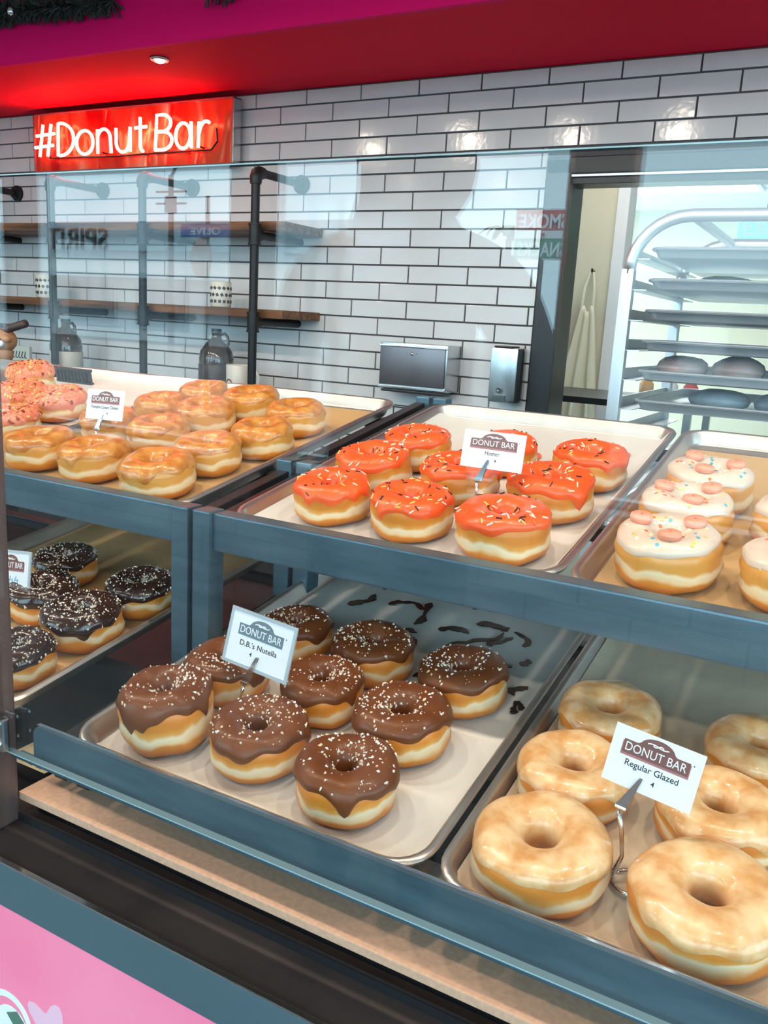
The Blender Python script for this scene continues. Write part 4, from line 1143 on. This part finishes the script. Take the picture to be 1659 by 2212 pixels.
# dark bar and worktable behind the door
t = empty('work_table', 'dark edged work table inside the kitchen doorway', 'table', (-.9, 3.7, 0))
child(t, B().box(-1.6, -.55, 3.60, 4.20, 1.085, 1.112, .003), 'top', MT['black'])
for x in (-1.55, -.60):
    for y in (3.64, 4.15): child(t, B().box(x - .015, x + .015, y - .015, y + .015, 0, 1.085), 'leg', MT['stainless'])
for q, (x, m, nme) in enumerate(((-.80, 'orangep', 'orange'), (-.70, 'plastic_w', 'white'), (-.62, 'redp', 'red'))):
    tt = empty('bottle', '%s plastic bottle on the kitchen work table' % nme, 'bottle', (x, 3.75, 1.112), 'bottles on the kitchen table')
    B().lathe([(.0001, 0), (.030, 0), (.030, .07), (.012, .095), (.012, .11), (.0001, .11)], 14).build('body', MT[m], tt, True)
    B().lathe([(.0001, .11), (.013, .11), (.013, .125), (.0001, .125)], 12).build('cap', MT['plastic_w'], tt, True)
t = empty('ceiling_panel', 'bright rectangular light panel in the kitchen ceiling', 'lamp', (-1.2, 6.6, 2.45))
child(t, B().box(-2.0, -.85, 6.15, 6.95, 2.436, 2.442), 'diffuser', MT['panel_light'])
child(t, B().box(-2.03, -2.0, 6.12, 6.98, 2.432, 2.449).box(-.85, -.82, 6.12, 6.98, 2.432, 2.449).box(-2.0, -.85, 6.12, 6.15, 2.432, 2.449).box(-2.0, -.85, 6.95, 6.98, 2.432, 2.449), 'frame', MT['white'])
kd = bpy.data.lights.new('kitchen_panel_light', 'AREA'); kd.shape = 'RECTANGLE'; kd.size = 1.1; kd.size_y = .75; kd.energy = 14; kd.color = (1, .97, .9)
ko = bpy.data.objects.new('kitchen_panel_light', kd); COL.objects.link(ko); ko.location = (-1.42, 6.55, 2.42)
kd2 = bpy.data.lights.new('kitchen_panel_light', 'AREA'); kd2.shape = 'RECTANGLE'; kd2.size = 1.1; kd2.size_y = .5; kd2.energy = 7; kd2.color = (1, .97, .9)
ko2 = bpy.data.objects.new('kitchen_panel_light', kd2); COL.objects.link(ko2); ko2.location = (-.9, 3.9, 2.42)
t = empty('ceiling_panel', 'second kitchen ceiling light panel just inside the doorway', 'lamp', (-.9, 3.9, 2.45))
child(t, B().box(-1.45, -.35, 3.65, 4.15, 2.436, 2.442), 'diffuser', MT['panel_light'])
t = empty('exit_sign', 'green glowing exit sign in the kitchen', 'sign', (-.55, 4.9, 1.9))
child(t, B().box(-.68, -.42, 4.88, 4.92, 1.88, 2.02, .004), 'case', MT['greenglow'])
ex = inst('lettering', text_mesh('EXIT', .11, MT['plastic_w'], .001, width=.2), t); ex.matrix_basis = Matrix.Translation((0, -.022, .01)) @ Matrix.Rotation(PI / 2, 4, 'X')
child(t, B().tube([(-.55, 4.9, 2.02), (-.55, 4.9, 2.45)], .008, 6), 'rod', MT['steel_dark'])

# figurine at the left picture edge, tongs handle, small wire rack on the far left pan
Q = tray_mat('Q', .30, .50, -.022)
t = empty('figurine', 'brown round headed figurine with white eyes at the left picture edge', 'figurine', mat=Matrix.Translation((-2.402, 1.83, 1.20)))
b = B().blob((0, 0, .055), .045, .045, .040).blob((.002, 0, .012), .030, .032, .030).blob((.030, -.012, .060), .022, .020, .014)
b.build('body', MT['figure'], t, True)
B().blob((.012, -.036, .050), .012, .010, .012).blob((.030, -.030, .046), .011, .010, .011).build('eye', MT['card'], t, True)
B().tube([(.000, -.04, .068), (.016, -.044, .066), (.034, -.034, .058)], .004, 6).build('brow', MT['ink'], t)
B().tube([(-.05, -.01, .070), (.02, -.004, .088), (.112, 0, .112)], .0125, 10).build('stick', MT['darkwood'], t, True)
B().lathe([(.0001, -.05), (.035, -.05), (.035, -.02), (.02, -.01), (.0001, -.005)], 14).build('base', MT['figure'], t, True)
t = empty('figurine_stand', 'low dark stand behind the far left pans', 'stand', (-2.402, 1.83, 0))
B().box(-.25, .25, -.12, .12, 1.13, 1.15, .004).box(-.02, .02, -.02, .02, .02, 1.13).box(-.2, .2, -.12, .12, 0, .02).build('table', MT['black'], t)
t = empty('grill_rack', 'small dark slotted wire rack behind the coral donuts', 'rack', mat=tray_mat('S', .075, .585, -.022))
g = B()
for i in range(11): g.box(-.06 + i * .012, -.055 + i * .012, -.004, .004, .004, .034)
g.box(-.062, .068, -.005, .005, .030, .036).box(-.062, .068, -.005, .005, 0, .005)
g.build('slats', MT['ink'], t)

# ================================================================== outside, seen only mirrored in the glass
struct(B().box(-90, 60, -90, -2.12, -.12, -.02).box(3.6, 60, -2.12, 40, -.12, -.02), 'ground', MT['asphalt'], 'grey street outside the windows')
t = empty('street_building', 'pale flat roofed shop building across the street', 'building', (-26, -28, -.02))
child(t, B().box(-46, -15.5, -34, -27, -.02, 4.6), 'wall', MT['facade'])
child(t, B().box(-46.2, -15.3, -34, -26.6, 3.7, 4.9, .02), 'parapet', MT['facade2'])
child(t, B().box(-46, -15.5, -26.95, -25.6, 2.55, 2.75), 'canopy', MT['facade2'])
for i in range(7):
    x = -44.5 + i * 4.1
    w_ = child(t, B().box(x, x + 3.0, -27.05, -26.9, .5, 2.4), 'window', MT['facade2'])
    pn = B().box(x + .12, x + 2.88, -26.92, -26.85, .62, 2.3).build('pane', MT['pane_dark']); pn.parent = w_
lt = inst('lettering', text_mesh('SPIRITS', 1.3, MT['ink'], .03, width=4.4), t); lt.matrix_basis = Matrix.Translation((-31.5 + 26, 1.45, 3.75)) @ Matrix.Rotation(PI, 4, 'Z') @ Matrix.Rotation(PI / 2, 4, 'X')
t = empty('street_lamp', 'grey street lamp post with curved arm', 'lamp post', (-19.6, -20, -.02))
child(t, B().tube([(-19.6, -20, 0), (-19.6, -20, 5.4)], [.11, .08], 10), 'post', MT['postgrey'])
child(t, B().tube([(-19.6, -20, 5.35), (-19.35, -20, 5.7), (-18.9, -20, 5.85), (-18.2, -20, 5.9)], .05, 8), 'arm', MT['postgrey'])
child(t, B().box(-18.35, -17.9, -20.1, -19.9, 5.82, 5.92, .02), 'lamp_head', MT['postgrey'])
for z in (4.55, 4.9): child(t, B().box(-20.2, -19.0, -20.04, -19.96, z, z + .05), 'crossbar', MT['postgrey'])
child(t, B().box(-19.75, -19.45, -20.1, -19.9, 4.3, 4.8, .02), 'box', MT['postgrey'])
t = empty('street_sign', 'blue street name sign with white lettering', 'sign', (-7.85, -8, -.02))
child(t, B().tube([(-7.85, -8, 0), (-7.85, -8, 2.85)], .03, 8), 'post', MT['postgrey'])
pl = child(t, B().box(-8.28, -7.42, -7.99, -7.96, 2.33, 2.50, .004), 'name_plate', MT['sign_blue'])
lt = inst('lettering', text_mesh('OLIVE', .13, MT['white_print'], .003, width=.5), pl); lt.matrix_basis = Matrix.Translation((-7.85, -7.955, 2.36)) @ Matrix.Rotation(PI, 4, 'Z') @ Matrix.Rotation(PI / 2, 4, 'X')
child(t, B().box(-.40, .40, -.015, .015, -.08, .08, .004, M=Matrix.Translation((-7.85, -8, 2.70)) @ Matrix.Rotation(.9, 4, 'Z')), 'name_plate', MT['postgrey'])
t = empty('oval_sign', 'brown oval hanging shop sign outside the window', 'sign', (-7.85, -7.86, 1.85))
child(t, B().prism([(-7.85 + .175 * math.cos(a), 2.05 + .25 * math.sin(a)) for a in [2 * PI * i / 28 for i in range(28)]][::-1], -7.89, -7.86, Mr), 'board', MT['sign_brown'])
lt = inst('lettering', text_mesh('Glaze', .11, MT['white_print'], .003, width=.26), t); lt.matrix_basis = Matrix.Translation((0, .005, .17)) @ Matrix.Rotation(PI, 4, 'Z') @ Matrix.Rotation(PI / 2, 4, 'X')
child(t, B().box(-7.855, -7.845, -7.955, -7.87, 2.295, 2.325), 'hanger', MT['ink'])
t = empty('smoke_shop_sign', 'red and green shop pole sign across the street', 'sign', (-9.55, -26, -.02))
child(t, B().tube([(-9.55, -26, 0), (-9.55, -26, 3.6)], .09, 8), 'post', MT['postgrey'])
bd = child(t, B().box(-10.5, -8.6, -26, -25.93, 3.55, 5.1, .02), 'board', MT['white_print'])
child(t, B().box(-10.45, -8.65, -25.935, -25.91, 4.45, 5.05), 'band', MT['sign_red'])
child(t, B().box(-10.45, -8.65, -25.935, -25.91, 3.6, 4.2), 'band', MT['sign_green'])
for tx, z, mm in (('SMOKE', 4.53, 'white_print'), ('&', 4.23, 'sign_red'), ('SNACKS', 3.68, 'white_print')):
    lt = inst('lettering', text_mesh(tx, .6 if tx != '&' else .22, MT[mm], .01, bold=.012, width=1.6 if tx != '&' else .18), t); lt.matrix_basis = Matrix.Translation((0, .10, z)) @ Matrix.Rotation(PI, 4, 'Z') @ Matrix.Rotation(PI / 2, 4, 'X')
t = empty('shop_building', 'pale corner shop building with awning across the street', 'building', (-2, -28, -.02))
child(t, B().box(-9.0, 8, -34, -28, -.02, 3.4), 'wall', MT['facade'])
child(t, B().box(-9.2, 8.2, -28.1, -27.2, 2.2, 2.6), 'awning', MT['facade2'])
for i in range(4):
    w_ = child(t, B().box(-8 + i * 4, -5.2 + i * 4, -28.05, -27.9, .4, 2.1), 'window', MT['facade2'])
    pn = B().box(-7.88 + i * 4, -5.32 + i * 4, -27.92, -27.85, .5, 2.0).build('pane', MT['pane_dark']); pn.parent = w_
def palm(x, y, h, label, seed):
    t = empty('palm_tree', label, 'palm', (x, y, -.02), 'palms across the street')
    child(t, B().tube([(x, y, 0), (x + .1, y, h * .5), (x, y, h)], [.16, .13, .11], 8), 'trunk', MT['trunk'])
    rr = random.Random(seed); b = B()
    for i in range(16):
        a = 2 * PI * i / 16 + rr.uniform(-.2, .2); l = rr.uniform(.8, 1.2)
        d = Vector((math.cos(a), math.sin(a), 0)); s = Vector((-math.sin(a), math.cos(a), 0))
        pts = [Vector((x, y, h)) + d * l * u + Vector((0, 0, .45 * math.sin(u * 2.6) - .25 * u * u)) for u in (0, .3, .6, .85, 1)]
        for p, q, w0, w1 in zip(pts[:-1], pts[1:], (.04, .14, .14, .08), (.14, .14, .08, .01)):
            b.add([p - s * w0, p + s * w0, q + s * w1, q - s * w1], [(0, 1, 2, 3)])
    child(t, b, 'fronds', MT['palm'])
palm(-11.1, -27, 4.3, 'palm tree beside the red and green pole sign', 1)

# customer standing left of the camera, a dark shape in the reflection
def person(loc):
    t = empty('person', 'person in dark hooded clothes standing at the counter with hands in pockets', 'person', loc)
    J = {'pel': (0, 0, .98, .150, .115), 'sp1': (0, -.01, 1.14, .150, .110), 'sp2': (0, -.005, 1.32, .175, .120), 'neck0': (0, 0, 1.50, .105, .095), 'neck1': (0, .015, 1.60, .075, .075), 'hd0': (0, .03, 1.68, .088, .095), 'hd1': (0, .03, 1.78, .095, .105), 'hd2': (0, .025, 1.86, .060, .070)}
    E = [('pel', 'sp1'), ('sp1', 'sp2'), ('sp2', 'neck0'), ('neck0', 'neck1'), ('neck1', 'hd0'), ('hd0', 'hd1'), ('hd1', 'hd2')]
    for s, n in ((1, 'r'), (-1, 'l')):
        J.update({n + 'sh': (s * .20, 0, 1.46, .075, .075), n + 'ua': (s * .27, -.02, 1.32, .062, .060), n + 'el': (s * .30, -.06, 1.15, .050, .048), n + 'wr': (s * .24, .10, 1.02, .038, .036), n + 'pk': (s * .19, .14, .97, .045, .036),
                  n + 'hp': (s * .10, 0, .92, .100, .098), n + 'kn': (s * .11, .02, .50, .062, .062), n + 'an': (s * .11, -.02, .10, .042, .042), n + 'toe': (s * .12, .14, .045, .042, .034)})
        E += [('neck0', n + 'sh'), (n + 'sh', n + 'ua'), (n + 'ua', n + 'el'), (n + 'el', n + 'wr'), (n + 'wr', n + 'pk'), ('pel', n + 'hp'), (n + 'hp', n + 'kn'), (n + 'kn', n + 'an'), (n + 'an', n + 'toe')]
    names = list(J)
    me = bpy.data.meshes.new('body')
    me.from_pydata([J[n][:3] for n in names], [(names.index(a), names.index(b)) for a, b in E], [])
    o = bpy.data.objects.new('body', me); link(o, t)
    me.materials.append(MT['cloth_black'])
    sk = o.modifiers.new('skin', 'SKIN')
    for i, n in enumerate(names):
        me.skin_vertices[0].data[i].radius = J[n][3:5]
        me.skin_vertices[0].data[i].use_root = (n == 'pel')
    sb = o.modifiers.new('subsurf', 'SUBSURF'); sb.levels = 2; sb.render_levels = 2
    B().blob((0, .055, 1.765), .078, .070, .105).blob((0, .125, 1.755), .014, .016, .020).build('face', MT['skin'], t, True)
    B().blob((0, -.015, 1.80), .108, .105, .105).blob((0, -.05, 1.68), .118, .075, .13).build('hair', MT['hair'], t, True)
    B().blob((-.03, .118, 1.78), .010, .006, .006).blob((.03, .118, 1.78), .010, .006, .006).build('eyes', MT['ink'], t)
    B().box(-.022, .022, .112, .120, 1.705, 1.712, .002).build('mouth', mat('lips', (.35, .12, .10), .4), t)
person((-.815, -.36, 0))
